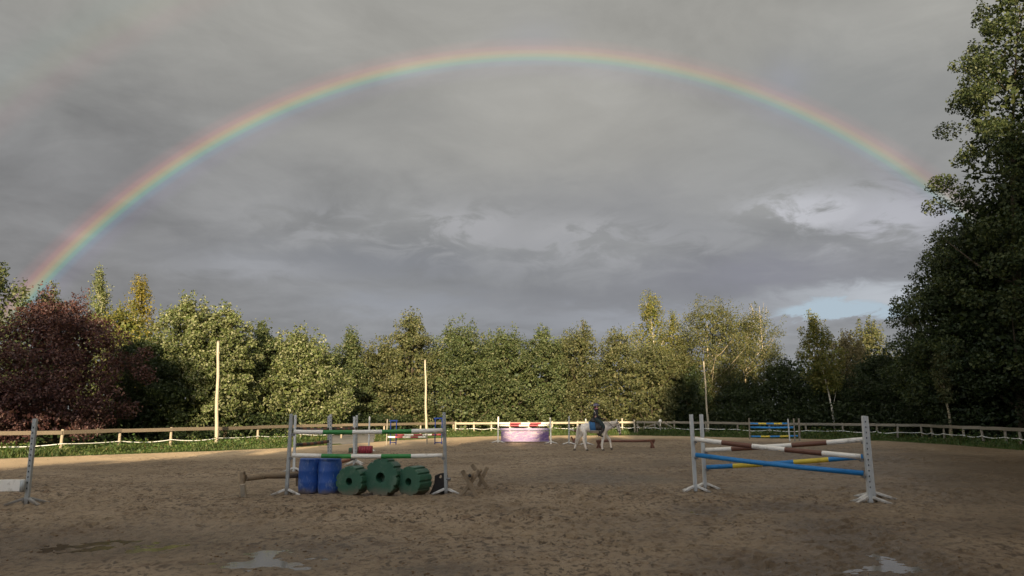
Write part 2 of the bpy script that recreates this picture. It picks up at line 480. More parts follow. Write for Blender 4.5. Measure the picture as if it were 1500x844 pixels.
    def build(self, name, mats, parent=None, loc=None):
        return obj(name, self.mesh(name, mats), parent, loc)
def copy_tree(o, parent=None):
    c2 = o.copy()
    COL.objects.link(c2)
    if parent is not None: c2.parent = parent
    for ch in list(o.children): copy_tree(ch, c2)
    return c2

# smooth value noise on arrays
def vnoise(x, y, seed=0):
    def h(ix, iy):
        n = (ix.astype(np.int64) * 374761393 + iy.astype(np.int64) * 668265263 + seed * 982451653) & 0x7fffffff
        n = ((n ^ (n >> 13)) * 1274126177) & 0x7fffffff
        return ((n ^ (n >> 16)) & 0xffff) / 65535.0
    ix, iy = np.floor(x), np.floor(y)
    fx, fy = x - ix, y - iy
    fx, fy = fx * fx * (3 - 2 * fx), fy * fy * (3 - 2 * fy)
    a, b, c_, d = h(ix, iy), h(ix + 1, iy), h(ix, iy + 1), h(ix + 1, iy + 1)
    return (a * (1 - fx) + b * fx) * (1 - fy) + (c_ * (1 - fx) + d * fx) * fy
def fbm(x, y, oct=4, seed=0, gain=0.5):
    r, a, tot = 0, 1.0, 0
    for i in range(oct):
        r = r + a * vnoise(x * 2 ** i, y * 2 ** i, seed + i * 17)
        tot += a
        a *= gain
    return r / tot

# ------------------------------------------------------------------ ground: arena, verge, puddles
edge_px = [(0, 672), (88, 669), (165, 666), (246, 663), (330, 660), (424, 656), (488, 652), (552, 647), (656, 641), (729, 639), (830, 638), (930, 638), (1000, 639), (1080, 641), (1180, 643), (1300, 646), (1400, 652), (1500, 660)]
EDGE = [gp(*p) for p in edge_px]
EDGE = [Vector((-24, 20, 0)), Vector((-22.5, 24, 0))] + EDGE + [Vector((27.5, 25, 0)), Vector((29, 12, 0)), Vector((29, -9, 0)), Vector((-30, -9, 0)), Vector((-29, 8, 0))]
EP = np.array([(v.x, v.y) for v in EDGE])
def edge_dist(X, Y):                      # positive inside the arena
    d2 = np.full(X.shape, 1e9)
    ins = np.zeros(X.shape, bool)
    n = len(EP)
    for i in range(n):
        ax, ay = EP[i]
        bx, by = EP[(i + 1) % n]
        ex, ey = bx - ax, by - ay
        tt = np.clip(((X - ax) * ex + (Y - ay) * ey) / (ex * ex + ey * ey), 0, 1)
        d2 = np.minimum(d2, (X - ax - tt * ex) ** 2 + (Y - ay - tt * ey) ** 2)
        cross = ((ay > Y) != (by > Y)) & (X < (bx - ax) * (Y - ay) / (by - ay + 1e-12) + ax)
        ins ^= cross
    return np.where(ins, 1, -1) * np.sqrt(d2)
BASINS = [  # pixel x, pixel y, half-length across, half-length away, depth
    (140, 800, 1.9, 1.0, 0.046), (380, 824, 1.0, 0.4, 0.012), (885, 701, 1.2, 1.5, 0.055), (450, 806, 1.4, 0.6, 0.014), (1032, 748, 0.4, 0.6, 0.045),
    (1290, 815, 0.6, 1.3, 0.032), (1160, 832, 0.9, 0.5, 0.032), (1240, 778, 0.6, 0.8, 0.034), (1140, 745, 0.7, 0.5, 0.014), (640, 835, 0.6, 0.3, 0.016)]
BAS = [(gp(x, y), a, b, d) for x, y, a, b, d in BASINS]
def mud_height(X, Y):
    z = (fbm(X * 0.35, Y * 0.35, 3, 3) - 0.5) * 0.07
    rough = np.clip(fbm(X * 0.22, Y * 0.3, 3, 91) * 2.2 - 0.55, 0.2, 1.0)
    wx = X + (fbm(X * 2, Y * 2, 2, 5) - 0.5) * 0.4
    lump = fbm(wx * 4.2, Y * 4.2, 3, 21)
    z = z + (np.abs(lump - 0.5) * 2) * 0.075 * rough
    z = z + (fbm(X * 13, Y * 13, 2, 41) - 0.5) * 0.05 * rough
    # hoof prints: one per jittered cell, with a raised rim
    cs = 0.42
    ci, cj = np.floor(X / cs), np.floor(Y / cs)
    best = np.full(X.shape, 9.0)
    for oi in (-1, 0, 1):
        for oj in (-1, 0, 1):
            a, b = ci + oi, cj + oj
            hx = (a + vnoise(a + .01, b + .01, 60)) * cs
            hy = (b + vnoise(a + .01, b + .01, 61)) * cs
            rr = np.sqrt((X - hx) ** 2 + (Y - hy) ** 2)
            on = vnoise(a + .01, b + .01, 62) > 0.5
            best = np.where(on, np.minimum(best, rr), best)
    z = z - 0.06 * rough * np.exp(-(best / 0.055) ** 2) + 0.035 * rough * np.exp(-((best - 0.105) / 0.035) ** 2)
    for p, a, b, d in BAS:
        g = np.exp(-((X - p.x) / a) ** 2 - ((Y - p.y) / b) ** 2)
        z = z * (1 + 0.25 * g) + (fbm(X * 3.1 + p.x, Y * 3.1, 3, 8) - 0.5) * 0.07 * g - d * g
    return z
NU, NV = 540, 540
uu = np.linspace(-1.15, 1.15, NU)
yy = 4.0 * (70 / 4.0) ** (np.linspace(0, 1, NV) ** 1.0)
UU, YY = np.meshgrid(uu, yy)
XX = UU * YY
ED = edge_dist(XX, YY)
ZZ = mud_height(XX, YY)
ZZ = np.where(ED < 0, -0.10, ZZ * np.clip(ED / 1.0, 0.3, 1))
idx = np.arange(NU * NV).reshape(NV, NU)
Fq = np.stack([idx[:-1, :-1], idx[:-1, 1:], idx[1:, 1:], idx[1:, :-1]], -1).reshape(-1, 4)
wet_shade = np.zeros(XX.shape)
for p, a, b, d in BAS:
    wet_shade = np.maximum(wet_shade, np.exp(-((XX - p.x) / (a * 1.5)) ** 2 - ((YY - p.y) / (b * 1.7)) ** 2))
wet_shade = np.clip(wet_shade + (fbm(XX * .5, YY * .5, 3, 77) - 0.5) * 0.9 + 1.05 * np.clip((XX - 1) / 14, 0, 1) * np.clip((44 - YY) / 20, 0, 1), 0, 1)  # damp soil, plus painted shade that darkens the near right side
wob = (fbm(XX * 0.8, YY * 0.8, 3, 12) - 0.5) * 2.2
dry = np.clip((6.5 - (ED + wob)) / 3.5, 0, 1) * np.clip((26 - XX) / 20, 0, 1)
def b_mud(n):
    g = n.n('ShaderNodeNewGeometry').outputs['Position']
    dr = n.n('ShaderNodeAttribute', attribute_name='dry').outputs['Fac']
    we = n.n('ShaderNodeAttribute', attribute_name='wet_shade').outputs['Fac']
    n1 = n.noise(g, 0.3, 5, 0.6, 0.4)
    n2 = n.noise(n.vm('MULTIPLY', g, (1, 0.7, 1)), 2.4, 8, 0.72, 0.6)
    n3 = n.noise(g, 22, 5, 0.7)
    n4 = n.noise(n.vm('MULTIPLY', g, (1, 0.75, 1)), 8.5, 6, 0.68, 0.8)
    churn = n.rng(n.noise(n.vm('MULTIPLY', g, (0.7, 1.3, 1)), 0.28, 4, 0.6), 0.36, 0.60)
    colr = n.ramp(n1, [(0.32, (0.19, 0.136, 0.084)), (0.5, (0.255, 0.188, 0.118)), (0.66, (0.295, 0.222, 0.148))])
    colr = n.mix(n.m('MULTIPLY', n.rng(n2, 0.48, 0.66), n.m('ADD', 0.35, n.m('MULTIPLY', churn, 0.5))), colr, (0.105, 0.058, 0.028))
    colr = n.mix(n.m('MULTIPLY', n.rng(n4, 0.515, 0.575), n.m('ADD', 0.5, n.m('MULTIPLY', churn, 0.45))), colr, (0.042, 0.025, 0.013))
    colr = n.mix(n.m('MULTIPLY', n.rng(n3, 0.56, 0.70), 0.55), colr, (0.075, 0.046, 0.025))
    colr = n.mix(n.m('MULTIPLY', n.rng(n4, 0.44, 0.36), 0.35), colr, (0.33, 0.25, 0.165))
    sandy = n.vm('SCALE', n.vm('ADD', (0.50, 0.37, 0.23), (0, 0, 0)), n.m('ADD', 0.72, n.m('MULTIPLY', n3, 0.56)))
    colr = n.mix(n.m('MULTIPLY', dr, 0.9), colr, sandy)
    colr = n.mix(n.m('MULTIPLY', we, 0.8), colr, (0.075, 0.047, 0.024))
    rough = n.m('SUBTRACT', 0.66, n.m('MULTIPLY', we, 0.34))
    rough = n.m('ADD', rough, n.m('MULTIPLY', n.m('SUBTRACT', n2, 0.5), 0.4))
    p = n.n('ShaderNodeBsdfPrincipled', inp={'Base Color': colr, 'Roughness': rough, 'Specular IOR Level': 0.35})
    bp = n.n('ShaderNodeBump', inp={'Strength': 0.9, 'Distance': 0.06, 'Height': n.m('ADD', n.m('MULTIPLY', n4, 0.8), n.m('MULTIPLY', n3, 0.35))})
    n.put(p.inputs['Normal'], bp.outputs[0])
    return p.outputs[0]
M['mud'] = material('arena_mud', b_mud)
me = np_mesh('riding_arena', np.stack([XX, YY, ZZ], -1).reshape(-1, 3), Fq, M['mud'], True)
for nm_, arr in (('dry', dry), ('wet_shade', wet_shade)):
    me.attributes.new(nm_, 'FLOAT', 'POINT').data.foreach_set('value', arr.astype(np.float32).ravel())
tag(obj('riding_arena', me), kind='structure')

def b_grassland(n):
    g = n.n('ShaderNodeNewGeometry').outputs['Position']
    n1 = n.noise(g, 0.5, 6, 0.6)
    n2 = n.noise(g, 6, 5, 0.7)
    colr = n.ramp(n.m('ADD', n.m('MULTIPLY', n1, 0.6), n.m('MULTIPLY', n2, 0.4)), [(0.3, (0.02, 0.03, 0.01)), (0.5, (0.04, 0.065, 0.016)), (0.7, (0.075, 0.085, 0.03))])
    p = n.n('ShaderNodeBsdfPrincipled', inp={'Base Color': colr, 'Roughness': 0.9, 'Specular IOR Level': 0.1})
    bp = n.n('ShaderNodeBump', inp={'Strength': 0.8, 'Distance': 0.08, 'Height': n2})
    n.put(p.inputs['Normal'], bp.outputs[0])
    return p.outputs[0]
M['grassland'] = material('grassland', b_grassland)
# one sheet to the horizon around the arena
cen = Vector((0, 25, 0))
rings = []
dens = []
for i in range(len(EDGE)):
    a, b = EDGE[i], EDGE[(i + 1) % len(EDGE)]
    m_ = max(1, int((b - a).length / 1.0))
    dens += [a.lerp(b, j / m_) for j in range(m_)]
nE = len(dens)
nrm = []
for i in range(nE):
    d = dens[(i + 1) % nE] - dens[i - 1]
    o_ = Vector((d.y, -d.x, 0)).normalized()
    if (dens[i] + o_ * 0.3 - cen).length < (dens[i] - cen).length: o_ = -o_
    nrm.append(o_)
for dist, z in ((-0.25, -0.06), (0.25, 0.03), (0.9, 0.07), (2.5, 0.10)):
    rings.append([dens[i] + nrm[i] * (dist + random.uniform(-.12, .12)) + Vector((0, 0, z + random.uniform(-.015, .015))) for i in range(nE)])
for sc, z in ((1.6, 0.1), (3, 0.1), (8, 0.1), (40, 0.1)):
    rings.append([cen + (dens[i] - cen) * sc + Vector((0, 0, z)) for i in range(nE)])
V, Fc = [], []
for r_ in rings: V += [tuple(p) for p in r_]
for k_ in range(len(rings) - 1):
    for i in range(nE):
        j = (i + 1) % nE
        Fc.append((k_ * nE + i, k_ * nE + j, (k_ + 1) * nE + j, (k_ + 1) * nE + i))
me = np_mesh('ground', V, Fc, M['grassland'], True)
tag(obj('ground', me), kind='structure')
# dirt below the detailed mud, for the part of the arena behind the camera
b_ = MB()
b_.add([(v.x, v.y, -0.13) for v in dens], [tuple(range(nE))])
tag(b_.build('subsoil', surf('subsoil_mud', MUD, 0.85, 0.3, 2, bump=0.4)), kind='structure')
# gravel path that leaves the arena through the verge
gl = [gp(482, 652.5, .0), gp(547, 648.5, .0), gp(556, 633, .13), gp(476, 633, .13)]
gm = [gl[0].lerp(gl[3], .07), gl[1].lerp(gl[2], .07)]
gm[0].z = gm[1].z = .10
b_ = MB()
b_.add([gl[0] - Vector((0, .1, .08)), gl[1] - Vector((0, .1, .08)), gm[1], gm[0], gl[2], gl[3]], [(0, 1, 2, 3), (3, 2, 4, 5)])
tag(b_.build('gravel_path', surf('path_gravel', (0.15, 0.14, 0.128), 0.85, 0.3, 6, bump=0.5)), kind='structure')
PATHP = [(v.x, v.y) for v in gl]
# puddles: flat water showing wherever the mud dips below it
def b_water(n):
    g = n.n('ShaderNodeNewGeometry').outputs['Position']
    p = n.n('ShaderNodeBsdfPrincipled', inp={'Base Color': (0.085, 0.07, 0.048), 'Roughness': 0.08, 'Specular IOR Level': 0.5})
    bp = n.n('ShaderNodeBump', inp={'Strength': 0.05, 'Distance': 0.01, 'Height': n.noise(g, 9, 3, 0.5)})
    n.put(p.inputs['Normal'], bp.outputs[0])
    return p.outputs[0]
M['water'] = material('puddle_water', b_water)
for i, (p, a, b, d) in enumerate(BAS):
    q_ = MB()
    ring = [(p.x + a * 1.25 * math.cos(k_ * math.pi / 12) * random.uniform(.9, 1.1), p.y + b * 1.25 * math.sin(k_ * math.pi / 12) * random.uniform(.9, 1.1), -0.017 - 0.30 * d - 0.0011 * i) for k_ in range(24)]
    q_.add(ring, [tuple(range(24))])
    tag(q_.build('puddle', M['water']), kind='structure')

# ------------------------------------------------------------------ foliage
def leaf_cards(P, size, up=0.25, out=None, outw=0.4, ratio=0.62, droop=0.0):
    n = len(P)
    N = RNG.normal(size=(n, 3))
    N /= np.linalg.norm(N, axis=1, keepdims=True)
    N[:, 2] += up
    if out is not None:
        N += out * outw
    N /= np.linalg.norm(N, axis=1, keepdims=True) + 1e-9
    T = RNG.normal(size=(n, 3))
    T[:, 2] -= droop
    T -= (T * N).sum(1, keepdims=True) * N
    T /= np.linalg.norm(T, axis=1, keepdims=True) + 1e-9
    B = np.cross(N, T)
    sz = (size * RNG.uniform(0.65, 1.35, n))[:, None]
    v0 = P - T * sz * 0.5
    v2 = P + T * sz * 0.5
    v1 = P + B * sz * 0.5 * ratio + N * sz * 0.10 - T * sz * 0.06
    v3 = P - B * sz * 0.5 * ratio + N * sz * 0.10 - T * sz * 0.06
    V = np.stack([v0, v1, v2, v3], 1).reshape(-1, 3)
    Fq = np.arange(n * 4).reshape(-1, 4)
    return V, Fq
PROFILES = {
    'round': [(0, .55), (.15, .88), (.4, 1.0), (.65, .9), (.85, .6), (1, .12)],
    'hedge': [(0, .82), (.2, .98), (.5, 1.0), (.75, .86), (.9, .58), (1, .15)],
    'spire': [(0, .7), (.25, 1.0), (.5, .8), (.75, .48), (.92, .22), (1, .04)],
    'birch': [(0, .45), (.2, .85), (.45, 1.0), (.7, .75), (.9, .42), (1, .08)],
    'vase': [(0, .35), (.3, .7), (.6, 1.0), (.8, .92), (.93, .6), (1, .2)],
    'pine': [(0, .6), (.3, 1.0), (.6, .95), (.85, .65), (1, .2)],
}
DENS = 1.25
def make_tree(name, label, cat, x, y, height, radius, leaf, prof='round', base=0.12, nleaf=9000, lsize=0.16, bark='trunk', group=None,
              lean=(0, 0), nclump=90, trunk_r=None, shoots=14, droop=0.0, depth=1.0, crad=0.16, twisted=0.0, limbs=12, core=0.13):
    root = thing(name, label, cat, (x, y, 0.05), 0, group)
    pr = np.array(PROFILES[prof])
    z0 = height * base
    H = height - z0
    nleaf, nclump, lsize = int(nleaf * DENS), int(nclump * 1.4), lsize * 0.98
    ph = RNG.uniform(0, 6.28, 6)
    tcl = RNG.beta(1.15, 1.1, nclump)
    tcl[:6] = RNG.uniform(.86, 1.0, 6)
    phi = RNG.uniform(0, 2 * np.pi, nclump)
    rp = np.interp(tcl, pr[:, 0], pr[:, 1])
    lump = 1 + 0.16 * np.sin(2 * phi + ph[0] + 5 * tcl) + 0.13 * np.sin(3 * phi + ph[1] - 7 * tcl) + 0.08 * np.sin(5 * phi + ph[2])
    rho = RNG.uniform(0.45, 1.0, nclump) ** 0.6
    rad = radius * rp * lump * rho
    C = np.stack([np.cos(phi) * rad, np.sin(phi) * rad * depth, z0 + tcl * H], 1)
    ax = np.stack([lean[0] * (C[:, 2] / height) ** 1.3, lean[1] * (C[:, 2] / height) ** 1.3, 0 * C[:, 2]], 1)
    C += ax
    cr = crad * radius * RNG.uniform(0.7, 1.5, nclump) * (0.55 + 0.55 * rp)
    wts = cr ** 2
    cnt = np.maximum(3, (nleaf * wts / wts.sum())).astype(int)
    ci = np.repeat(np.arange(nclump), cnt)
    n = len(ci)
    D = RNG.normal(size=(n, 3))
    D /= np.linalg.norm(D, axis=1, keepdims=True)
    rr = RNG.uniform(0.25, 1.12, n) ** 0.55
    off = D * (cr[ci] * rr)[:, None] * np.array([1.15, 1.15, 0.8])
    P = C[ci] + off
    outd = D.copy()
    if droop > 0:
        hang = RNG.random(n) ** 2 * droop * (RNG.random(n) < 0.6)
        P[:, 2] -= hang
        P[:, :2] = P[:, :2] * (1 - 0.0) 
    # shoots that break the outline
    if shoots:
        shoots = int(shoots * 1.8)
        sel = np.argsort(-(C[:, 2] + RNG.uniform(0, H * .4, nclump)))[:shoots]
        SP = []
        for i in sel:
            ln = RNG.uniform(0.5, 1.15) * max(0.5, radius * 0.33)
            m_ = int(14 + ln * 18)
            tt = RNG.random(m_)
            dirv = np.array([C[i, 0] / radius * .35 + RNG.normal() * .12, C[i, 1] / radius * .35 + RNG.normal() * .12, 1.0])
            SP.append(C[i] + dirv * (tt * ln + cr[i] * .5)[:, None] + RNG.normal(size=(m_, 3)) * (0.10 + 0.10 * (1 - tt))[:, None])
        SP = np.concatenate(SP)
        P = np.concatenate([P, SP])
        outd = np.concatenate([outd, RNG.normal(size=SP.shape) * .3])
    # larger leaf sprays fill the inside of the crown
    m_ = int(nleaf * core / DENS * 1.7)
    tc_ = RNG.random(m_)
    ph_ = RNG.uniform(0, 2 * np.pi, m_)
    lm_ = 1 + 0.16 * np.sin(2 * ph_ + ph[0] + 5 * tc_) + 0.13 * np.sin(3 * ph_ + ph[1] - 7 * tc_)
    rd_ = radius * np.interp(tc_, pr[:, 0], pr[:, 1]) * lm_ * 0.70 * np.sqrt(RNG.random(m_))
    zc_ = z0 + tc_ * H * .93
    IN = np.stack([np.cos(ph_) * rd_ + lean[0] * (zc_ / height) ** 1.3, np.sin(ph_) * rd_ * depth + lean[1] * (zc_ / height) ** 1.3, zc_], 1)
    P = np.concatenate([P, IN])
    outd = np.concatenate([outd, np.zeros(IN.shape)])
    lsize = np.concatenate([np.full(len(P) - m_, lsize), np.full(m_, lsize * 2.0)])
    P[:, 2] = np.maximum(P[:, 2], 0.12)
    V, Fq = leaf_cards(P, lsize, 0.25, outd, 0.55, droop=0.7 if droop else 0.25)
    obj('crown', np_mesh('crown', V, Fq, L[leaf]), root)
    # trunk with limbs
    tr = trunk_r or max(0.06, height * 0.014)
    b = MB()
    top = height * 0.86
    pts, rs = [], []
    for i in range(9):
        f = i / 8
        z = -0.1 + f * (top + .1)
        g = (max(z, 0) / height) ** 1.3
        pts.append((lean[0] * g + math.sin(f * 5 + ph[3]) * tr * 0.9 * f, lean[1] * g + math.cos(f * 4 + ph[4]) * tr * 0.9 * f, z))
        rs.append(tr * (1.25 if i == 0 else 1 - 0.88 * f))
    b.tube(pts, rs, 8)
    order = RNG.permutation(nclump)[:limbs]
    for i in order:
        cpt = C[i]
        zs = max(z0 * 0.6, cpt[2] - radius * RNG.uniform(0.5, 1.1))
        zs = min(zs, top * .9)
        f = zs / top
        j = min(7, int(f * 8))
        a = Vector(pts[j]).lerp(Vector(pts[j + 1]), f * 8 - j)
        cv = Vector(cpt)
        mid = a.lerp(cv, 0.5) + Vector((0, 0, -0.08 * radius))
        r0 = tr * (1 - .85 * f) * 0.55
        b.tube([a, mid, cv], [r0, r0 * .65, r0 * .18], 5, cap=False)
    b.build('trunk', M[bark], root)
    return root
def tree_px(name, label, cat, px, top, hw, Y, leaf, **kw):          # a tree standing at distance Y
    p = at(px, top, Y)
    sc = (at(px + hw, top, Y) - p).length
    if kw.get('group') == 'hedge trees beyond the far fence': sc *= 1.14
    lean = kw.pop('lean_px', 0)
    base_x = at(px + lean, 610, Y).x
    kw['lean'] = (p.x - base_x, 0)
    return make_tree(name, label, cat, base_x, Y, p.z - 0.2, sc, leaf, **kw)
#TREES
G1 = 'trees beyond the left fence'
G2 = 'hedge trees beyond the far fence'
G3 = 'trees beyond the right fence'
tree_px('broadleaf_tree', 'dark green tree behind the left edge of the purple plum tree', 'tree', -12, 385, 55, 47, 'maple', prof='round', nleaf=8000, lsize=.17, group=G1)
tree_px('plum_tree', 'wide purple-leaved plum tree behind the left fence', 'tree', 84, 441, 100, 38, 'plum', prof='hedge', base=.08, nleaf=24000, lsize=.13, nclump=130, crad=.13, group=G1, shoots=7, depth=.8)
tree_px('plum_tree', 'low purple-leaved bush at the foot of the big plum tree', 'bush', 8, 560, 42, 35, 'plum', prof='round', base=.05, nleaf=5000, lsize=.12, nclump=40, crad=.22, group=G1, shoots=8)
tree_px('broadleaf_tree', 'yellow-green tree showing just above the purple plum tree', 'tree', 75, 424, 42, 52, 'olive', nleaf=6000, lsize=.15, group=G1)
tree_px('birch_tree', 'pointed pale birch rising to the right of the rainbow foot', 'tree', 147, 396, 36, 52, 'pale', prof='spire', nleaf=6500, lsize=.13, bark='birch', group=G1, droop=.5)
tree_px('birch_tree', 'golden birch with pale forked branches behind the purple plum tree', 'tree', 206, 408, 34, 54, 'gold', prof='birch', nleaf=6000, lsize=.13, bark='birch', group=G1, droop=.5)
tree_px('broadleaf_tree', 'green tree in front of the golden birch', 'tree', 185, 455, 48, 47, 'birch', prof='hedge', nleaf=9000, lsize=.14, group=G1)
tree_px('broadleaf_tree', 'dark green tree between the plum tree and the first tall pole', 'tree', 215, 500, 55, 43, 'dark', prof='hedge', base=.06, nleaf=9000, lsize=.15, group=G1, nclump=80)
tree_px('poplar_tree', 'silvery-leaved poplar left of the first tall pole', 'tree', 278, 440, 50, 45, 'pale', prof='hedge', base=.1, nleaf=15000, lsize=.16, group=G1, nclump=110)
tree_px('poplar_tree', 'silvery-leaved poplar behind the first tall pole', 'tree', 332, 452, 42, 46, 'pale', prof='hedge', base=.08, nleaf=12000, lsize=.16, group=G1, nclump=100)
tree_px('broadleaf_tree', 'mid-green tree right of the first tall pole', 'tree', 388, 482, 42, 50, 'maple', prof='hedge', base=.06, nleaf=9000, lsize=.18, group=G1)
tree_px('poplar_tree', 'pale large-leaved tree behind the left end of the green and white jump', 'tree', 443, 490, 58, 50, 'pale', prof='hedge', base=.06, nleaf=17000, lsize=.175, group=G2, nclump=100)
tree_px('broadleaf_tree', 'narrow dark tree in the dip of the tree line', 'tree', 516, 489, 36, 57, 'maple', prof='spire', base=.05, nleaf=8000, lsize=.15, group=G2)
tree_px('maple_tree', 'tallest olive tree just left of the second tall pole', 'tree', 603, 467, 46, 58, 'olive', prof='birch', base=.04, nleaf=13000, lsize=.165, group=G2)
tree_px('maple_tree', 'low olive tree filling the gap left of the tallest olive tree', 'tree', 560, 505, 40, 59, 'olive', prof='hedge', base=.04, nleaf=9000, lsize=.18, group=G2)
tree_px('maple_tree', 'broad green maple just right of the second tall pole', 'tree', 675, 480, 50, 58, 'maple', prof='hedge', base=.06, nleaf=15000, lsize=.165, group=G2, nclump=110)
tree_px('maple_tree', 'dark green maple with a bare leaning stem above the purple jump', 'tree', 742, 490, 40, 58, 'maple', prof='hedge', base=.08, nleaf=13000, lsize=.165, group=G2, nclump=100)
tree_px('maple_tree', 'green maple right of the purple jump', 'tree', 796, 488, 36, 59, 'maple', prof='hedge', base=.06, nleaf=10000, lsize=.17, group=G2)
tree_px('hornbeam_tree', 'olive hedge tree directly behind the rider', 'tree', 852, 484, 40, 60, 'olive', prof='hedge', base=.04, nleaf=11000, lsize=.15, group=G2, nclump=110)
tree_px('hornbeam_tree', 'olive hedge tree just right of the rider', 'tree', 905, 489, 34, 60, 'olive', prof='hedge', base=.06, nleaf=9000, lsize=.15, group=G2, nclump=100)
tree_px('hornbeam_tree', 'olive hedge tree below the tall birch', 'tree', 955, 505, 34, 61, 'olive', prof='hedge', base=.08, nleaf=9000, lsize=.15, group=G2, nclump=90)
tree_px('birch_tree', 'tall birch with a white leaning stem above the hedge trees', 'tree', 950, 432, 33, 66, 'birch', prof='birch', base=.15, nleaf=9000, lsize=.13, bark='birch', group=G2, droop=.9, lean_px=14)
tree_px('birch_tree', 'shorter birch close to the right of the tall birch', 'tree', 985, 462, 24, 66, 'birch', prof='birch', base=.15, nleaf=4500, lsize=.13, bark='birch', group=G2, droop=.7)
tree_px('willow_tree', 'brownish willow behind the leaning tall pole', 'tree', 1038, 446, 46, 64, 'willow', prof='vase', base=.08, nleaf=16000, lsize=.13, bark='palebark', group=G2, nclump=140, limbs=18, droop=.4)
tree_px('willow_tree', 'brownish willow with fanned pale stems right of the leaning tall pole', 'tree', 1092, 460, 44, 66, 'willow', prof='vase', base=.08, nleaf=14500, lsize=.13, bark='palebark', group=G2, nclump=140, limbs=22, droop=.4)
tree_px('broadleaf_tree', 'low dark tree in the gap between willow and slender birch', 'tree', 1145, 535, 40, 60, 'dark', prof='hedge', base=.04, nleaf=8000, lsize=.16, group=G3)
tree_px('broadleaf_tree', 'low dark tree under the two willows', 'tree', 1010, 545, 40, 62, 'dark', prof='round', base=.04, nleaf=6000, lsize=.16, group=G3)
tree_px('birch_tree', 'slender green birch with a thin leaning white trunk', 'tree', 1188, 463, 30, 56, 'birch', prof='birch', base=.35, nleaf=5500, lsize=.13, bark='birch', group=G3, lean_px=34, trunk_r=.10, droop=.5)
tree_px('broadleaf_tree', 'dry buff-topped tree right of the slender birch', 'tree', 1240, 492, 36, 60, 'dry', prof='hedge', base=.2, nleaf=6000, lsize=.15, group=G3)
tree_px('broadleaf_tree', 'low dark tree under the slender birch', 'tree', 1205, 545, 45, 58, 'dark', prof='hedge', base=.03, nleaf=9000, lsize=.17, group=G3)
tree_px('broadleaf_tree', 'rounded far tree below the blue gap in the clouds', 'tree', 1268, 480, 48, 84, 'willow', prof='round', base=.05, nleaf=8000, lsize=.22, group=G3)
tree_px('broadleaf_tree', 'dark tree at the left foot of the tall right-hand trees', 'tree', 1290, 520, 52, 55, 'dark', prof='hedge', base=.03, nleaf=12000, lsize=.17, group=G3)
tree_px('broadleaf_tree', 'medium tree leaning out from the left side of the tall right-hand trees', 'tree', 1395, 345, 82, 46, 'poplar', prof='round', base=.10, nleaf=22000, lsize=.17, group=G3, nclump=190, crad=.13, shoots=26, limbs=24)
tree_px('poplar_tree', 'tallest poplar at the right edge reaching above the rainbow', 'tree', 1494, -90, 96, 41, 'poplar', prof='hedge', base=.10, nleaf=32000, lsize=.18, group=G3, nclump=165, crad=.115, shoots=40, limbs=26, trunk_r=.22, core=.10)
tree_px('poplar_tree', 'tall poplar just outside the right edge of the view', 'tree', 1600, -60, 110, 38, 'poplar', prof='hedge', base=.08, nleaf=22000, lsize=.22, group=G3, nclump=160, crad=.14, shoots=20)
for x_, y_, h_, r__, lab_ in [(32.0, 27, 24, 4.4, 'added tree just outside the right edge beside the arena corner'), (33.2, 19, 28, 4.8, 'second added tree along the right side of the arena outside the view'), (32.8, 10.5, 28, 4.8, 'third added tree along the right side of the arena outside the view'), (33.2, 2, 28, 4.8, 'added tree along the right side of the arena level with the camera')]:
    make_tree('poplar_tree', lab_, 'tree', x_, y_, h_, r__, 'dark', 'hedge', .02, 5500, .42, nclump=120, crad=.2, shoots=8, group=G3, core=.35, limbs=8)  # unseen tree row, added to darken the right of the arena
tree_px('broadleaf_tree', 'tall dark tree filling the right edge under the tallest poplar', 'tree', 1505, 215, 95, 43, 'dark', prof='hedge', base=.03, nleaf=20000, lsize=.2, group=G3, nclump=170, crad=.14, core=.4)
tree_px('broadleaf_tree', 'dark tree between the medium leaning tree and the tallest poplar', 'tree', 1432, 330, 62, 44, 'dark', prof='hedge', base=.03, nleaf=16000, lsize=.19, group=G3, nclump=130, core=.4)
tree_px('maple_tree', 'olive tree filling the wall between the second tall pole and the purple jump', 'tree', 712, 494, 36, 61, 'maple', prof='hedge', base=.05, nleaf=7000, lsize=.17, group=G2)
tree_px('maple_tree', 'dull green tree filling the wall left of the rider', 'tree', 825, 495, 30, 62, 'olive', prof='hedge', base=.05, nleaf=7000, lsize=.16, group=G2)
tree_px('maple_tree', 'dark green tree between the pale large-leaved tree and the narrow dark tree', 'tree', 485, 515, 40, 55, 'maple', prof='hedge', base=.04, nleaf=7000, lsize=.17, group=G2)
tree_px('broadleaf_tree', 'green tree in the gap right of the silvery-leaved poplars', 'tree', 362, 500, 34, 52, 'maple', prof='hedge', base=.04, nleaf=6000, lsize=.17, group=G1)
tree_px('hornbeam_tree', 'olive hedge tree right of the tall birch', 'tree', 990, 515, 30, 63, 'willow', prof='hedge', base=.05, nleaf=6000, lsize=.15, group=G2)
tree_px('broadleaf_tree', 'low dark bush below the fanned willow', 'bush', 1085, 560, 45, 62, 'dark', prof='hedge', base=.02, nleaf=6000, lsize=.16, group=G3)
tree_px('broadleaf_tree', 'dark bush behind the right fence below the medium tree', 'bush', 1365, 500, 58, 50.5, 'dark', prof='hedge', base=.02, nleaf=12000, lsize=.17, group=G3)
tree_px('broadleaf_tree', 'dark bush behind the right fence below the tallest poplar', 'bush', 1458, 455, 80, 42.5, 'dark', prof='hedge', base=.02, nleaf=14000, lsize=.17, group=G3)
tree_px('birch_tree', 'thin tree with a pale stem standing behind the right fence', 'tree', 1381, 520, 16, 43, 'olive', prof='round', base=.45, nleaf=1200, lsize=.14, bark='palebark', group=G3, lean_px=9, trunk_r=.11)
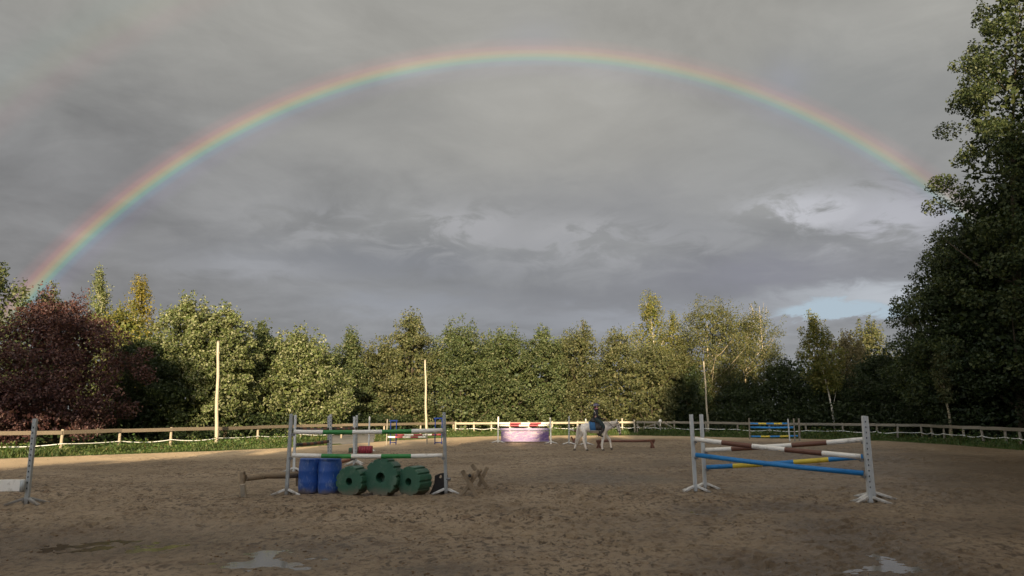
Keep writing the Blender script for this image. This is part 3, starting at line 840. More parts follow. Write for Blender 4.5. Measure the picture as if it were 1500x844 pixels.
# bare things above the tree line
def twig_tree(name, label, px, top, Y, n, spread, mat_, r0):
    p = at(px, top, Y)
    root = thing(name, label, 'tree', (p.x, Y, 0), 0)
    b = MB()
    b.tube([(0, 0, -.1), (.1, 0, p.z * .5), (0, 0, p.z * .98)], [r0 * 1.6, r0, r0 * .3], 6)
    b.build('trunk', M[mat_], root)
    b = MB()
    for i in range(n):
        z = p.z * random.uniform(.55, .9)
        a = random.uniform(0, 6.28)
        l = random.uniform(.5, 1) * spread
        b.tube([(0, 0, z), (math.cos(a) * l * .6, math.sin(a) * l * .6, z + l * .5), (math.cos(a) * l * .8, math.sin(a) * l * .8, min(p.z, z + l * 1.9))], [r0 * .45, r0 * .3, r0 * .12], 4, cap=False)
    b.build('branch', M[mat_], root)
twig_tree('bare_tree', 'bare whitish tree top behind the fanned willow', 1112, 445, 76, 16, 1.6, 'palebark', .06)
twig_tree('spruce_tree', 'thin bare spruce tip above the hedge behind the rider', 854, 464, 62, 26, .35, 'trunk', .09)
# the wood that closes the view
def wood(name, pts, hts, n, size, leaf, thick):
    P = []
    for i in range(len(pts) - 1):
        a, b = np.array(pts[i]), np.array(pts[i + 1])
        m_ = int(n * np.linalg.norm(b - a) / sum(np.linalg.norm(np.array(pts[k]) - np.array(pts[k + 1])) for k in range(len(pts) - 1)))
        f = RNG.random(m_)
        xy = a + (b - a) * f[:, None] + RNG.normal(size=(m_, 2)) * thick
        hh = hts[i] + (hts[i + 1] - hts[i]) * f
        hh = hh * (0.72 + 0.5 * fbm(xy[:, 0] * .35, xy[:, 1] * .35, 3, 5))
        P.append(np.column_stack([xy, hh * RNG.random(m_) ** .8]))
    P = np.concatenate(P)
    V, Fq = leaf_cards(P, size, .3)
    return tag(obj(name, np_mesh(name, V, Fq, L[leaf])), kind='stuff')
wood('far_wood', [(-62, 30), (-48, 50), (-25, 66), (0, 75), (25, 74), (45, 62), (60, 40), (66, 10)], [6.5, 6.5, 6, 6.5, 6.5, 7.5, 9, 10], 36000, .5, 'dark', 2.2)
wood('undergrowth', [(-34, 33), (-24, 41), (-14, 49), (-6, 60), (10, 64), (22, 57), (30, 48), (33, 34)], [1.7, 1.7, 1.6, 1.6, 1.7, 2.2, 2.6, 3], 26000, .2, 'dark', .8)
# tall trees and an added hedge behind the camera: their shade lies over the arena
DENS = 1.0
back = [(-33, 9, 3.2, 'leftmost lime tree of the row behind the camera'), (-28, 8.6, 3.2, 'second lime tree from the left in the row behind the camera'), (-23.5, 8.6, 3, 'lime tree in front of the high-crowned pine behind the camera'), (-19.5, 8.3, 2.8, 'lime tree just right of the high-crowned pine behind the camera'), (-16.3, 9.2, 2.4, 'lime tree two places right of the high-crowned pine'),
        (-13.2, 11, 2.4, 'lime tree three places right of the high-crowned pine'), (-10, 12.4, 2.5, 'lime tree four places right of the high-crowned pine'), (-6.5, 13.2, 2.7, 'lime tree behind the camera on its left'), (-2.6, 13.8, 2.8, 'lime tree straight behind the camera'), (1.4, 14.0, 2.8, 'lime tree behind the camera on its right'),
        (5.2, 15.4, 2.8, 'lime tree at the left foot of the tall row behind the camera'), (9, 18.5, 3.3, 'shortest of the tall lime trees behind the camera'), (13, 22, 3.5, 'second shortest of the tall lime trees behind the camera'), (17.5, 23.5, 3.8, 'middle one of the tall lime trees behind the camera'), (22, 25, 4, 'third tallest lime tree behind the camera'), (27, 29.5, 4.4, 'second tallest lime tree behind the camera'), (32, 33.5, 5, 'tallest lime tree behind the camera')]
for i, (x, h, r_, lab) in enumerate(back):
    make_tree('lime_tree', lab, 'tree', x, -15 + random.uniform(-1, 1), h, r_, 'maple', 'hedge', .0, 5500 if h < 18 else 10000, .55, nclump=130 if h < 18 else 230, crad=.26, shoots=10, group='trees behind the camera', core=.35, limbs=6)
make_tree('pine_tree', 'high-crowned pine in the row behind the camera', 'tree', -25.5, -16, 19.0, 4.6, 'dark', 'pine', .78, 5000, .5, nclump=50, crad=.25, shoots=0, trunk_r=.22, group='trees behind the camera')
DENS = 1.25
hx = RNG.uniform(-42, 46, 30000)  # unseen hedge, added to block sun leaking between the trees
hz = RNG.random(30000) * (7.0 + fbm(hx * .4, hx * 0, 2, 3) * .8)
V, Fq = leaf_cards(np.column_stack([hx, -12.6 + RNG.normal(size=30000) * .45, hz]), .55, .2)
hd = thing('hedge', 'long added hedge in front of the tree row behind the camera', 'hedge', (0, 0, 0))
obj('crown', np_mesh('crown', V, Fq, L['dark']), hd)

# ------------------------------------------------------------------ verge grass and weeds
def scatter_verge(name, n, leaf, lo, hi, hmin, hmax, w, i0, i1, kindf):
    seg = [(EDGE[i], EDGE[i + 1]) for i in range(i0, i1)]
    ln = np.array([(b - a).length for a, b in seg])
    ch = RNG.choice(len(seg), n, p=ln / ln.sum())
    A = np.array([(a.x, a.y) for a, b in seg])[ch]
    B = np.array([(b.x, b.y) for a, b in seg])[ch]
    f = RNG.random(n)[:, None]
    d = B - A
    nr = np.column_stack([-d[:, 1], d[:, 0]])
    nr /= np.linalg.norm(nr, axis=1, keepdims=True)
    off = lo + (hi - lo) * RNG.random(n)
    xy = A + d * f + nr * off[:, None]
    e = edge_dist(xy[:, 0], xy[:, 1])
    # keep the gravel path open
    px, py = np.array(PATHP).T
    ins = np.zeros(n, bool)
    for i in range(4):
        ax, ay, bx, by = px[i], py[i], px[(i + 1) % 4], py[(i + 1) % 4]
        ins ^= ((ay > xy[:, 1]) != (by > xy[:, 1])) & (xy[:, 0] < (bx - ax) * (xy[:, 1] - ay) / (by - ay + 1e-12) + ax)
    keep = (e < 0.12 - 0.35 * RNG.random(n)) & ~ins
    xy, off = xy[keep], off[keep]
    n = len(xy)
    cl = fbm(xy[:, 0] * .9, xy[:, 1] * .9, 3, 33)
    h = (hmin + (hmax - hmin) * RNG.random(n)) * np.clip(cl * 2.0 - .2, .25, 1.5) * np.clip(.45 + off / 1.2, .45, 1.1)
    if kindf == 'blade':
        a = RNG.uniform(0, 6.28, n)
        dv = np.column_stack([np.cos(a), np.sin(a)])
        base = np.column_stack([xy, np.full(n, .02)])
        ww = w * RNG.uniform(.6, 1.4, n)
        le = RNG.uniform(.1, .6, n) * h
        b2 = RNG.uniform(0, 6.28, n)
        s1 = base - np.column_stack([dv * ww[:, None] * .5, 0 * ww])
        s2 = base + np.column_stack([dv * ww[:, None] * .5, 0 * ww])
        tip = base + np.column_stack([np.cos(b2) * le, np.sin(b2) * le, h])
        mid = base + np.column_stack([np.cos(b2) * le * .35 + dv[:, 0] * ww * .3, np.sin(b2) * le * .35 + dv[:, 1] * ww * .3, h * .6])
        V = np.stack([s1, s2, mid, tip], 1).reshape(-1, 3)
        Fq = np.arange(n * 4).reshape(-1, 4)
    else:
        P = np.column_stack([xy, h * RNG.random(n)])
        V, Fq = leaf_cards(P, w, .5)
    return tag(obj(name, np_mesh(name, V, Fq, L[leaf])), kind='stuff')
NEDG = len(edge_px)
scatter_verge('verge_grass', 46000, 'grass', -.2, 3.2, .10, .30, .035, 1, 2 + 10, 'blade')
scatter_verge('verge_grass', 30000, 'grass', -.2, 4.0, .10, .32, .05, 2 + 9, 2 + NEDG - 1, 'blade')
scatter_verge('verge_weeds', 22000, 'weed', .5, 4.5, .15, .55, .12, 1, 2 + 10, 'leaf')
scatter_verge('verge_weeds', 16000, 'weed', .8, 6.5, .15, .6, .16, 2 + 9, 2 + NEDG - 1, 'leaf')

# ------------------------------------------------------------------ fences
def make_fence(label, posts, railmat, postmat, rail_h, rail_z, ropez, post_w=.12, lower=None, rope=True, postz=1.0, leanv=.03):
    """posts: list of (x, y, height)"""
    o0 = Vector((posts[0][0], posts[0][1], 0))
    f = thing('fence', label, 'fence', o0)
    pl = []
    for x, y, h in posts:
        b = MB()
        p = Vector((x, y, 0)) - o0
        lx, ly = random.uniform(-leanv, leanv), random.uniform(-leanv, leanv)
        b.tube([p + Vector((0, 0, -.2)), p + Vector((lx * .5, ly * .5, h * .5)), p + Vector((lx, ly, h))], [post_w * .56, post_w * .52, post_w * .48], 9)
        b.build('post', M[postmat], f)
        pl.append(p)
    for i in range(len(pl) - 1):
        a, c2 = pl[i], pl[i + 1]
        d = (c2 - a).normalized()
        off = Vector((d.y, -d.x, 0)) * (post_w * .5 + .028)
        za, zb = rail_z + random.uniform(-.015, .015), rail_z + random.uniform(-.015, .015)
        b = MB()
        b.bar(a + off + Vector((0, 0, za)) - d * .02 * (i % 2), c2 + off + Vector((0, 0, zb)), .05, rail_h, 0, .008)
        b.build('rail', M[railmat], f)
        if lower:
            b = MB()
            b.bar(a + off + Vector((0, 0, lower)), c2 + off + Vector((0, 0, lower + random.uniform(-.02, .02))), .04, .09, 0, .006)
            b.build('rail', M[railmat], f)
    if rope:
        pts = []
        for i in range(len(pl) - 1):
            a, c2 = pl[i], pl[i + 1]
            d = (c2 - a).normalized()
            off = Vector((d.y, -d.x, 0)) * (post_w * .5 + .02)
            for k_ in range(6):
                u = k_ / 6
                pts.append(a.lerp(c2, u) + off + Vector((0, 0, ropez - .09 * 4 * u * (1 - u) * (1 if i % 3 else .4))))
        pts.append(pl[-1] + Vector((0, 0, ropez)))
        b = MB()
        b.tube(pts, .02, 5)
        b.build('rope', M['rope'], f)
    return f
def posts_px(lst):
    r_ = []
    for px, py, h in lst:
        p = gp(px, py)
        r_.append((p.x, p.y, h))
    return r_
lf = [(-27.0, 17.0, 1.0), (-23.5, 24.5, 1.0)] + posts_px([(-40, 669, 1.0), (88, 665, 1.05), (174, 660, 1.0), (249, 657, 1.03), (318, 654, 1.0), (377, 650.5, 1.0), (440, 647, 1.0), (500, 644.5, 1.0), (562, 642.5, 1.0), (616, 640, 1.0), (664, 638, 1.0)])
make_fence('long weathered brown rail fence running along the left side of the arena', lf, 'rail', 'post', .17, .92, .43)
ff = posts_px([(664, 638, 1.0), (694, 637.5, .98), (720, 637, .98), (747, 636.7, .98), (775, 636.5, .98), (809, 636, 1.0), (846, 635.5, 1.0), (880, 635, 1.0), (912, 635, 1.2), (930, 635, 1.1)])
ff[0] = (ff[0][0] + .15, ff[0][1] + .1, 1.0)
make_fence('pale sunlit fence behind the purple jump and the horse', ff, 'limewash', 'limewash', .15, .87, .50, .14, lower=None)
rf = posts_px([(930, 635, 1.0), (960, 635.3, .8), (988, 636, 1.05), (1035, 637, .98), (1081, 638.5, .98), (1129, 640, .98), (1182, 641, .98), (1236, 641.2, .98), (1285, 643, .98), (1315, 644, .98), (1352, 644.5, .98), (1367, 645.5, .9), (1384, 647, .95), (1414, 650, .95), (1442, 651.5, .95), (1475, 654, .98), (1497, 656.5, .98), (1530, 660, 1.0)]) + [(28.2, 25, 1.0), (29.4, 18, 1.0), (29.6, 10, 1.0)]
rf[0] = (rf[0][0] + .2, rf[0][1] + .1, 1.0)
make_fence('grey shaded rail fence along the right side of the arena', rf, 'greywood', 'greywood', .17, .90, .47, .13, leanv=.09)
# broken rails in the gap between pale and grey fence
p0 = gp(945, 636)
br = thing('broken_rails', 'tangle of broken grey rails leaning in the fence gap right of the horse', 'broken rails', p0)
for a, c2 in [((932, 622), (944, 632)), ((936, 628), (958, 622)), ((944, 620), (943, 634)), ((962, 620), (969, 627)), ((969, 627), (986, 628)), ((972, 619), (987, 627))]:
    A, B2 = at(*a, p0.y - .2), at(*c2, p0.y - .25)
    b = MB()
    b.bar(A - p0, B2 - p0, .05, .10, 0, .006)
    b.build('rail', M['greywood'], br)
p = at(967, 617, p0.y - .15)
b = MB(); b.ball((0, 0, 0), (.13, .13, .15), 12)
o_ = b.build('marker_stake', M['white'], None, p)
tag(o_, 'small white rounded head of a marker stake above the fence right of the horse', 'marker')
b = MB(); b.tube([(0, 0, -.14), (0, 0, -p.z)], .03, 6); b.build('shaft', M['white'], o_)
# tall poles
def tall_pole(label, base, top, Y, r_):
    A, B2 = at(*base, Y), at(*top, Y)
    A.z = min(A.z, 0)
    b = MB()
    d = B2 - A
    n_ = 9
    b.tube([A * 0 + d * (i / n_) + Vector((math.sin(i * 1.3) * .02, 0, -.1 if i == 0 else 0)) for i in range(n_ + 1)], [r_ * (1.15 - .4 * i / n_) for i in range(n_ + 1)], 10)
    root = thing('tall_pole', label, 'pole', A, 0, 'tall bare wooden poles at the fence')
    b.build('shaft', M['limewash'], root)
    b = MB(); b.tube([d + Vector((0, 0, 0)), d + Vector((0, 0, .05))], r_ * .8, 10)
    b.build('cap', M['greywood'], root)
tall_pole('tall pale pole by the left fence, the nearest and thickest of the tall poles', (316.5, 655), (320, 501), gp(318, 655).y - .12, .085)
tall_pole('tall pale pole standing behind the right end of the green and white jump', (624.5, 640), (623, 528), gp(624, 640).y - .05, .08)
tall_pole('leaning tall pole in front of the brownish willow', (1038, 637), (1031, 530), 58, .075)

# ------------------------------------------------------------------ jump standards and poles
def standard(label, base, top, Y=None, w=.075, mat_='galv', feet='short', holes=True, group='jump standards in the arena', footmat='foot_white', tilt=0.0, yaw=0.0, footlen=.32, frontholes=True):
    g = gp(*base) if Y is None else Vector((at(*base, Y).x, Y, 0))
    T = at(top[0], top[1], g.y)
    g.z = -.02
    h = T.z
    dx_ = T.x - g.x
    root = thing('jump_standard', label, 'jump standard', g, 0, group)
    b = MB()
    m3 = Matrix.Rotation(yaw, 3, 'Z')
    b.bar((0, 0, .02), (dx_, 0, h), w, w * .8, 0, .006, up=(math.sin(yaw), -math.cos(yaw), 0))
    b.build('post', M[mat_], root)
    if holes:
        b = MB()
        k_ = 0.35
        while k_ < h - .1:
            f = k_ / h
            cx, cy = dx_ * f, 0
            nv = m3 @ Vector((0, -w * .5 - .0008, 0)) if frontholes else m3 @ Vector((w * .5, 0, 0))
            b.box(Vector((cx, cy, k_)) + nv * .92, (w * .16, .012, .032), m3)
            k_ += .11
        b.build('peg_hole', M['hole'], root)['kind'] = 'stuff'
    if feet == 'short':
        legs = [(-1, -.25), (1, -.25), (0.12, 1)]
    elif feet == 'star':
        legs = [(-1, -.35), (1, -.45), (-.75, .75), (.85, .7)]
    else:
        legs = []
    for lx, ly in legs:
        v = Vector((lx, ly, 0))
        v = m3 @ v
        b = MB()
        b.bar(Vector((0, 0, .15)) + v * w * .55, v * footlen + Vector((0, 0, .03)), .06, .05, 0, .006)
        b.build('foot', M[footmat], root)
    root['h'] = h
    return root, g, dx_ / max(h, .1)
def pole(label, A, B2, cols, r_=.052, cat='jump pole', group='striped jump poles', bounds=None, n=14):
    A, B2 = Vector(A), Vector(B2)
    mats = []
    for c_ in cols:
        if c_ not in mats: mats.append(c_)
    d = B2 - A
    m_ = len(cols)
    bounds = bounds or [i / m_ for i in range(m_ + 1)]
    pts, seg, rad = [], [], []
    for i in range(m_):
        for k_ in range(3):
            u = bounds[i] + (bounds[i + 1] - bounds[i]) * k_ / 3
            pts.append(d * u); seg.append(mats.index(cols[i]))
    pts.append(d)
    sag = .006 * d.length
    pts = [p - Vector((0, 0, sag * 4 * (p.length / d.length) * (1 - p.length / d.length))) for p in pts]
    b = MB()
    b.tube(pts, [r_ * (1 + random.uniform(-.025, .025)) for _ in pts], n, segm=seg)
    ob = b.mesh('jump_pole', [M[c_] for c_ in mats])
    o = obj('jump_pole', ob, None, A)
    return tag(o, label, cat, group)
def cup(root, p):                        # the metal cup that carries a pole end
    b = MB()
    q_ = Vector(p) - Vector(root.location)
    b.tube([q_ + Vector((0, -.04, -.065)), q_ + Vector((0, .04, -.065))], .035, 8)
    b.build('cup', M['cup'], root)

# green and white jump with barrels and fluted blocks
Yl = gp(420, 726).y
sA, gA, _ = standard('left grey standard of the green and white jump', (419.5, 726), (427, 605), feet='short', holes=False)
sB, gB, _ = standard('right grey standard of the green and white jump, beside the dark board', (653.5, 725), (650.5, 603), feet='short', holes=False)
Yj = (gA.y + gB.y) / 2
g5 = ['white', 'green', 'white', 'green', 'white']
A, B2 = at(431, 632.8, Yj - .06), at(648, 630.5, Yj - .06)
pole('upper green and white striped pole of the near left jump', A, B2, g5, .05, bounds=[0, .196, .395, .594, .793, 1])
cup(sA, A + Vector((-.03, 0, 0))); cup(sB, B2 + Vector((.02, 0, 0)))
A, B2 = at(428, 667, Yj - .06), at(648, 667.5, Yj - .06)
pole('lower green and white striped pole of the near left jump', A, B2, g5, .05, bounds=[0, .196, .395, .594, .793, 1])
cup(sA, A + Vector((-.03, 0, 0))); cup(sB, B2 + Vector((.02, 0, 0)))
b = MB(); q_ = at(657, 702, gB.y) - gB; b.tube([q_ + Vector((-.05, 0, 0)), q_ + Vector((.05, 0, 0))], .035, 8); b.build('cup', M['cup'], sB)
# barrels
def barrel(label, px, topy, basey, Y, r_, rx=0, ry=0, copy_of=None):
    g = Vector((at(px, basey, Y).x, Y, 0))
    h = at(px, topy, Y).z
    root = thing('plastic_barrel', label, 'barrel', g, 0, 'blue plastic barrels under the jump')
    root.rotation_euler = (rx, ry, random.uniform(0, 3))
    b = MB()
    prof = [(0, .86), (.015, .93), (.05, .95), (.10, .955), (.17, 1.0), (.30, 1.0), (.33, 1.025), (.36, 1.0), (.62, 1.0), (.65, 1.025), (.68, 1.0), (.84, .995), (.90, .96), (.95, .93), (.975, .95), (1, .93)]
    b.tube([(0, 0, z * h) for z, _ in prof], [r_ * q for _, q in prof], 28)
    b.build('body', M['barrel'], root)
    b = MB(); b.tube([(0, 0, h), (0, 0, h + .004), (0, 0, h + .01)], [r_ * .9, r_ * .88, r_ * .8], 24); b.build('lid', M['barrel'], root)
    b = MB(); b.tube([(r_ * .55, 0, h + .005), (r_ * .55, 0, h + .03)], .035, 10); b.build('bung', M['barrel'], root)
    return root
barrel('blue plastic barrel standing nearest the left standard of the jump', 452, 671.5, 724, Yj + .42, .245)
barrel('blue plastic barrel touching the green fluted blocks', 482, 671.5, 724.5, Yj + .32, .262)
# fluted blocks
def fluted(label, cx, cy, R0, hole, Y, yaw, pitch_, depth, roll, nfl=12, touch=True):
    c0 = at(cx, cy, Y)
    r_ = R0 / F * (Y / ray(cx, cy).y) * 1.0
    if touch: c0.z = r_ * .985 - .02
    root = thing('fluted_block', label, 'jump block', c0, 0, 'green fluted jump blocks')
    root.rotation_euler = (pitch_, roll, yaw)           # the axis lies along local Y
    N = 96
    def rad(a, k):
        ph = (a * nfl / (2 * math.pi) + .3) % 1.0
        d = abs(ph - .5) * 2                              # 0 in the groove
        g = 0.12 * max(0, 1 - d / .30) ** .6 if d < .30 else 0
        return (1 - g) * k
    rings = []
    for (y, k) in [(0, .955), (.015, .985), (.04, 1.0), (depth - .04, 1.0), (depth - .015, .985), (depth, .955)]:
        rings.append([(math.cos(2 * math.pi * i / N) * rad(2 * math.pi * i / N, k) * r_, y, math.sin(2 * math.pi * i / N) * rad(2 * math.pi * i / N, k) * r_) for i in range(N)])
    hr = hole
    inner = []
    for (y, k) in [(depth * .995, .02), (depth * .6, .02), (depth * .58, hr * .9), (.02, hr), (.0, hr * 1.06)]:
        inner.append([(math.cos(2 * math.pi * i / N) * k * r_, y, math.sin(2 * math.pi * i / N) * k * r_) for i in range(N)])
    allr = rings + inner
    vs = [v for rg in allr for v in rg]
    fs = []
    nr_ = len(allr)
    for k_ in range(nr_):
        k2 = (k_ + 1) % nr_
        for i in range(N):
            j = (i + 1) % N
            fs.append((k_ * N + i, k2 * N + i, k2 * N + j, k_ * N + j))
    b = MB(); b.add(vs, fs)
    b.build('body', M['greenplastic'], root)
    return root
fluted('left green fluted block, the smallest, beside the blue barrel', 511, 705.5, 22, .24, Yj - .15, R(-15), 0, .42, R(10))
fluted('middle green fluted block, the largest of the three', 557, 697, 27.5, .25, Yj - .12, R(-17), R(-3), .40, R(33))
fluted('right green fluted block, turned to show its ribbed side', 598, 706, 22, .24, Yj - .20, R(-29), 0, .46, R(4))
# dark board leaning behind the right standard
g = Vector((at(640, 727, Yj + .15).x, Yj + .15, 0))
b = MB()
out_ = [(627, 727), (656, 727), (656, 696), (651, 693), (645, 693.5), (637, 697), (636, 708), (632, 718)]
vs = [at(x, y, Yj + .15) - g for x, y in out_]
n_ = len(vs)
hc = at(645, 698, Yj + .15) - g
hr = [hc + Vector((math.cos(a) * .035, 0, math.sin(a) * .045)) for a in [2 * math.pi * i / n_ + 3.6 for i in range(n_)]]
front = vs + hr
bk = [v + Vector((0, .05, 0)) for v in front]
fs = []
for i in range(n_):
    j = (i + 1) % n_
    fs += [(i, j, n_ + j, n_ + i), (2 * n_ + i, 3 * n_ + i, 3 * n_ + j, 2 * n_ + j), (i, 2 * n_ + i, 2 * n_ + j, j), (n_ + i, n_ + j, 3 * n_ + j, 3 * n_ + i)]
b.add(front + bk, fs)
bd = thing('rubber_board', 'dark brown upright board with a hand hole beside the right standard', 'board', g)
b.build('board', M['rubber'], bd)
b = MB(); b.box(at(646, 726, Yj + .22) - g, (.4, .16, .05), None, 0, .01); b.build('foot', M['rubber'], bd)

# wooden X trestle to the right
def xtrestle(label, a, bq, Y, bars, w=.075, matn='muddywood', group='wooden trestles', extra=None, name='wooden_trestle'):
    g = Vector((at(a, bq, Y).x, Y, 0))
    root = thing(name, label, 'trestle', g, 0, group)
    for (p1, p2, yo) in bars:
        A, B2 = at(*p1, Y + yo), at(*p2, Y + yo)
        b = MB(); b.bar(A - g, B2 - g, w, w * .9, 0, .01); b.build('leg', M[matn], root)
    return root, g
Yx = gp(693, 728).y
tr, g = xtrestle('muddy wooden X trestle on the ground right of the green and white jump', 692, 728, Yx,
    [((677, 689), (699, 728), 0), ((703, 688), (674, 728), .075), ((691, 680), (713, 713), 1.35), ((714, 684), (701, 712), 1.42)], .10)
b = MB(); b.tube([at(688, 697, Yx - .1) - g, at(703, 690, Yx + 1.5) - g], .055, 9); b.build('bar', M['muddywood'], tr)
b = MB(); b.ball(at(688, 697, Yx - .11) - g, .038, 8); b.build('bolt', M['hole'], tr)
# log cavaletti on the left
Yc = gp(356, 730).y
g = Vector((at(356, 730, Yc).x, Yc, 0))
cv = thing('log_cavaletti', 'low log rail on a square wooden post left of the blue barrels', 'cavaletti', g, 0, None)
b = MB(); b.bar(at(355, 712, Yc) - g, at(355.3, 691, Yc) - g, .10, .10, 0, .012); b.build('post', M['muddywood'], cv)
b = MB(); b.bar(at(357.5, 730, Yc - .02) - g, at(355.5, 709, Yc - .06) - g, .11, .09, 0, .012); b.build('leg', M['post'], cv)
b = MB(); b.bar(at(352.5, 729, Yc + .1) - g, at(350, 692, Yc + .7) - g, .06, .06, 0, .01); b.build('leg', M['muddywood'], cv)
A, B2 = at(360, 700, Yc + .05), at(445, 695, Yc + 1.3)
b = MB(); b.tube([A - g, A.lerp(B2, .35) + Vector((0, 0, .02)) - g, A.lerp(B2, .7) - g, B2 - g], [.075, .07, .078, .072], 10); b.build('log', M['muddywood'], cv)
b = MB(); b.bar(at(437, 712, Yc + 1.3) - g, at(437, 692, Yc + 1.3) - g, .1, .1, 0, .01); b.build('post', M['muddywood'], cv)
A, B2 = gp(378, 688), gp(440, 687)
b = MB(); b.tube([Vector((0, 0, .03)), B2 - A + Vector((0, 0, .04))], .05, 9)
tag(b.build('ground_pole', M['muddywood'], None, A), 'muddy pole lying on the ground behind the log rail', 'ground pole')

# oxer with rust and black striped poles, seen end on
oA, pA, _ = standard('pale standard just behind the left standard of the green and white jump', (430.5, 692), (433, 607), w=.075, mat_='pale_wood', feet='short', holes=False)
Ya = pA.y
oB, pB, _ = standard('grey standard rising left of the paired posts behind the barrels', (481, 680), (481.5, 608.5), Y=Ya + 3.6, feet='short')
oC, pC, _ = standard('grey standard rising right of the paired posts behind the barrels', (485, 684), (484.5, 606), Y=Ya - .3, feet='short')
oD, pD, _ = standard('pale standard of the pair rising above the middle white stripe', (518.5, 684), (519, 609.5), Y=Ya + 2.6, mat_='pale_wood', feet='short', holes=False)
oE, pE, _ = standard('perforated grey standard of the pair rising above the middle white stripe', (521, 680), (523, 607.5), Y=Ya + 3.2, feet='short')
rb = ['black', 'rust', 'black', 'rust', 'black', 'rust', 'black', 'rust', 'black']
pole('upper rust and black striped pole behind the green and white jump', at(436, 628, Ya), at(481, 628.5, Ya + 3.6), rb, .052)
pole('right-hand upper rust and black striped pole ending at the perforated standard', at(487, 628.5, Ya - .2), at(522, 627.5, Ya + 3.1), rb, .052)
pole('lower rust and black striped pole behind the green and white jump', at(436, 651.5, Ya), at(481, 646.5, Ya + 3.5), rb, .055)
pole('rust and black striped pole hanging low behind the blue barrels', at(487, 679, Ya - .2), at(519, 671.5, Ya + 2.6), ['black', 'rust', 'rust', 'black'], .05)
# lone thin standard with red block
oF, pF, _ = standard('thin pale standard behind the red ribbed block', (540, 661.5), (541.5, 609.5), w=.07, mat_='pale_wood', feet='star', holes=False)
def ribbed(label, px, basey, wpx, hpx, mat_, depth=.35, name='ribbed_block'):
    g = gp(px, basey)
    w_ = wpx / F * g.y
    h_ = hpx / F * g.y
    root = thing(name, label, 'jump block', g, 0, 'ribbed plastic blocks')
    b = MB(); b.box((0, depth / 2 + .03, h_ / 2), (w_, depth, h_ * .96), None, 0, .03); b.build('body', M[mat_], root)
    nr_ = max(3, int(w_ / .11))
    for i in range(nr_):
        b = MB(); b.tube([((i + .5) / nr_ * w_ * .94 - w_ * .47, .02, .02), ((i + .5) / nr_ * w_ * .94 - w_ * .47, .035, h_ * .97)], w_ / nr_ * .36, 8); b.build('rib', M[mat_], root)
ribbed('red ribbed plastic block on the ground behind the middle white stripe', 534, 664.5, 19, 10.5, 'red')
ribbed('dark ribbed block on the ground left of the red ribbed block', 520, 664.5, 10, 9, 'brown')
ribbed('dark green ribbed block on the ground, leftmost beside the red one', 512.5, 664.5, 5, 8, 'greenplastic')

# little blue-framed jump far left
def blueframe(label, x0, x1, top, base, Y):
    g = Vector((at((x0 + x1) / 2, base, Y).x, Y, 0))
    root = thing('frame_stand', label, 'frame stand', g, 0, 'blue metal frame stands')
    zt = at(x0, top, Y).z
    X0, X1 = at(x0, base, Y).x - g.x, at(x1, base, Y).x - g.x
    for x in (X0, X1):
        b = MB(); b.bar((x, 0, 0), (x, .0, zt), .05, .05); b.build('leg', M['steelblue'], root)
    b = MB(); b.bar((X0 - .08, -.001, zt - .03), (X1 + .06, -.001, zt - .03), .06, .07); b.build('top_bar', M['steelblue'], root)
    b = MB(); b.bar((X0, .003, .12), (X1, .003, .12), .04, .04); b.build('brace', M['steelblue'], root)
Yb = gp(572, 651.5).y
blueframe('blue metal frame stand left of the small red and white jump', 571.5, 580, 615.5, 651.5, Yb)
blueframe('blue metal frame stand at the right standard of the green and white jump', 637, 647, 612, 651.5, Yb)
sF, qF, _ = standard('thin pale standard at the left end of the small red and white jump', (566, 652), (567.5, 613.5), w=.06, mat_='greywood', feet='none', holes=False)
sG, qG, _ = standard('thin brown standard at the right end of the small red and white jump', (625.5, 652), (625.5, 634), w=.06, mat_='greywood', feet='none', holes=False)
rw = ['white', 'red', 'white', 'red', 'white']
pole('lower red and white striped pole between the blue frame stands', at(567.5, 640.2, Yb - .1), at(624, 640.5, Yb - .1), rw, .05)
pole('upper red and white striped pole between the blue frame stands', at(579, 637.3, Yb + .5), at(646, 636.6, Yb + .5), ['red', 'white', 'red', 'white', 'red'], .05)

# purple board jump
Yp = gp(730, 649).y
standard('white standard at the left end of the purple jump', (729.5, 649), (730, 610), w=.075, mat_='white', feet='short', holes=False, footlen=.4)
standard('white standard at the right end of the purple jump', (807, 650.5), (806, 611.5), w=.085, mat_='white', feet='short', holes=False, footlen=.4)
pole('front red and white striped pole above the purple board', at(731.5, 623.2, Yp - .05), at(805, 623.0, Yp - .05), rw, .052, bounds=[0, .2, .39, .59, .78, 1])
pole('rear red and white striped pole just above the purple board', at(732, 620.2, Yp + .8), at(806, 620.0, Yp + .8), rw, .052, bounds=[0, .2, .42, .6, .82, 1])
g = Vector((at(768, 648, Yp).x, Yp, 0))
pb = thing('jump_filler', 'long purple printed filler board hanging in the far jump', 'jump filler', g)
b = MB(); A, B2 = at(734, 646, Yp), at(804, 631.5, Yp)
b.box(((A.x + B2.x) / 2 - g.x, 0, (A.z + B2.z) / 2), (B2.x - A.x, .06, B2.z - A.z), None, 0, .01)
b.build('board', M['panel'], pb)
b = MB(); A, B2 = at(732, 647.0, Yp), at(805, 645.6, Yp)
b.box(((A.x + B2.x) / 2 - g.x, -.01, (A.z + B2.z) / 2), (B2.x - A.x, .08, B2.z - A.z), None, 0, .01)
b.build('bottom_rail', M['lilac'], pb)
b = MB(); A, B2 = at(732, 630.8, Yp), at(804.5, 627.2, Yp)
b.box(((A.x + B2.x) / 2 - g.x, .0, (A.z + B2.z) / 2), (B2.x - A.x, .05, B2.z - A.z), None, 0, .01)
tag(b.build('jump_plank', M['lilac'], None, g), 'narrow lilac plank hanging just above the purple filler board', 'jump plank')

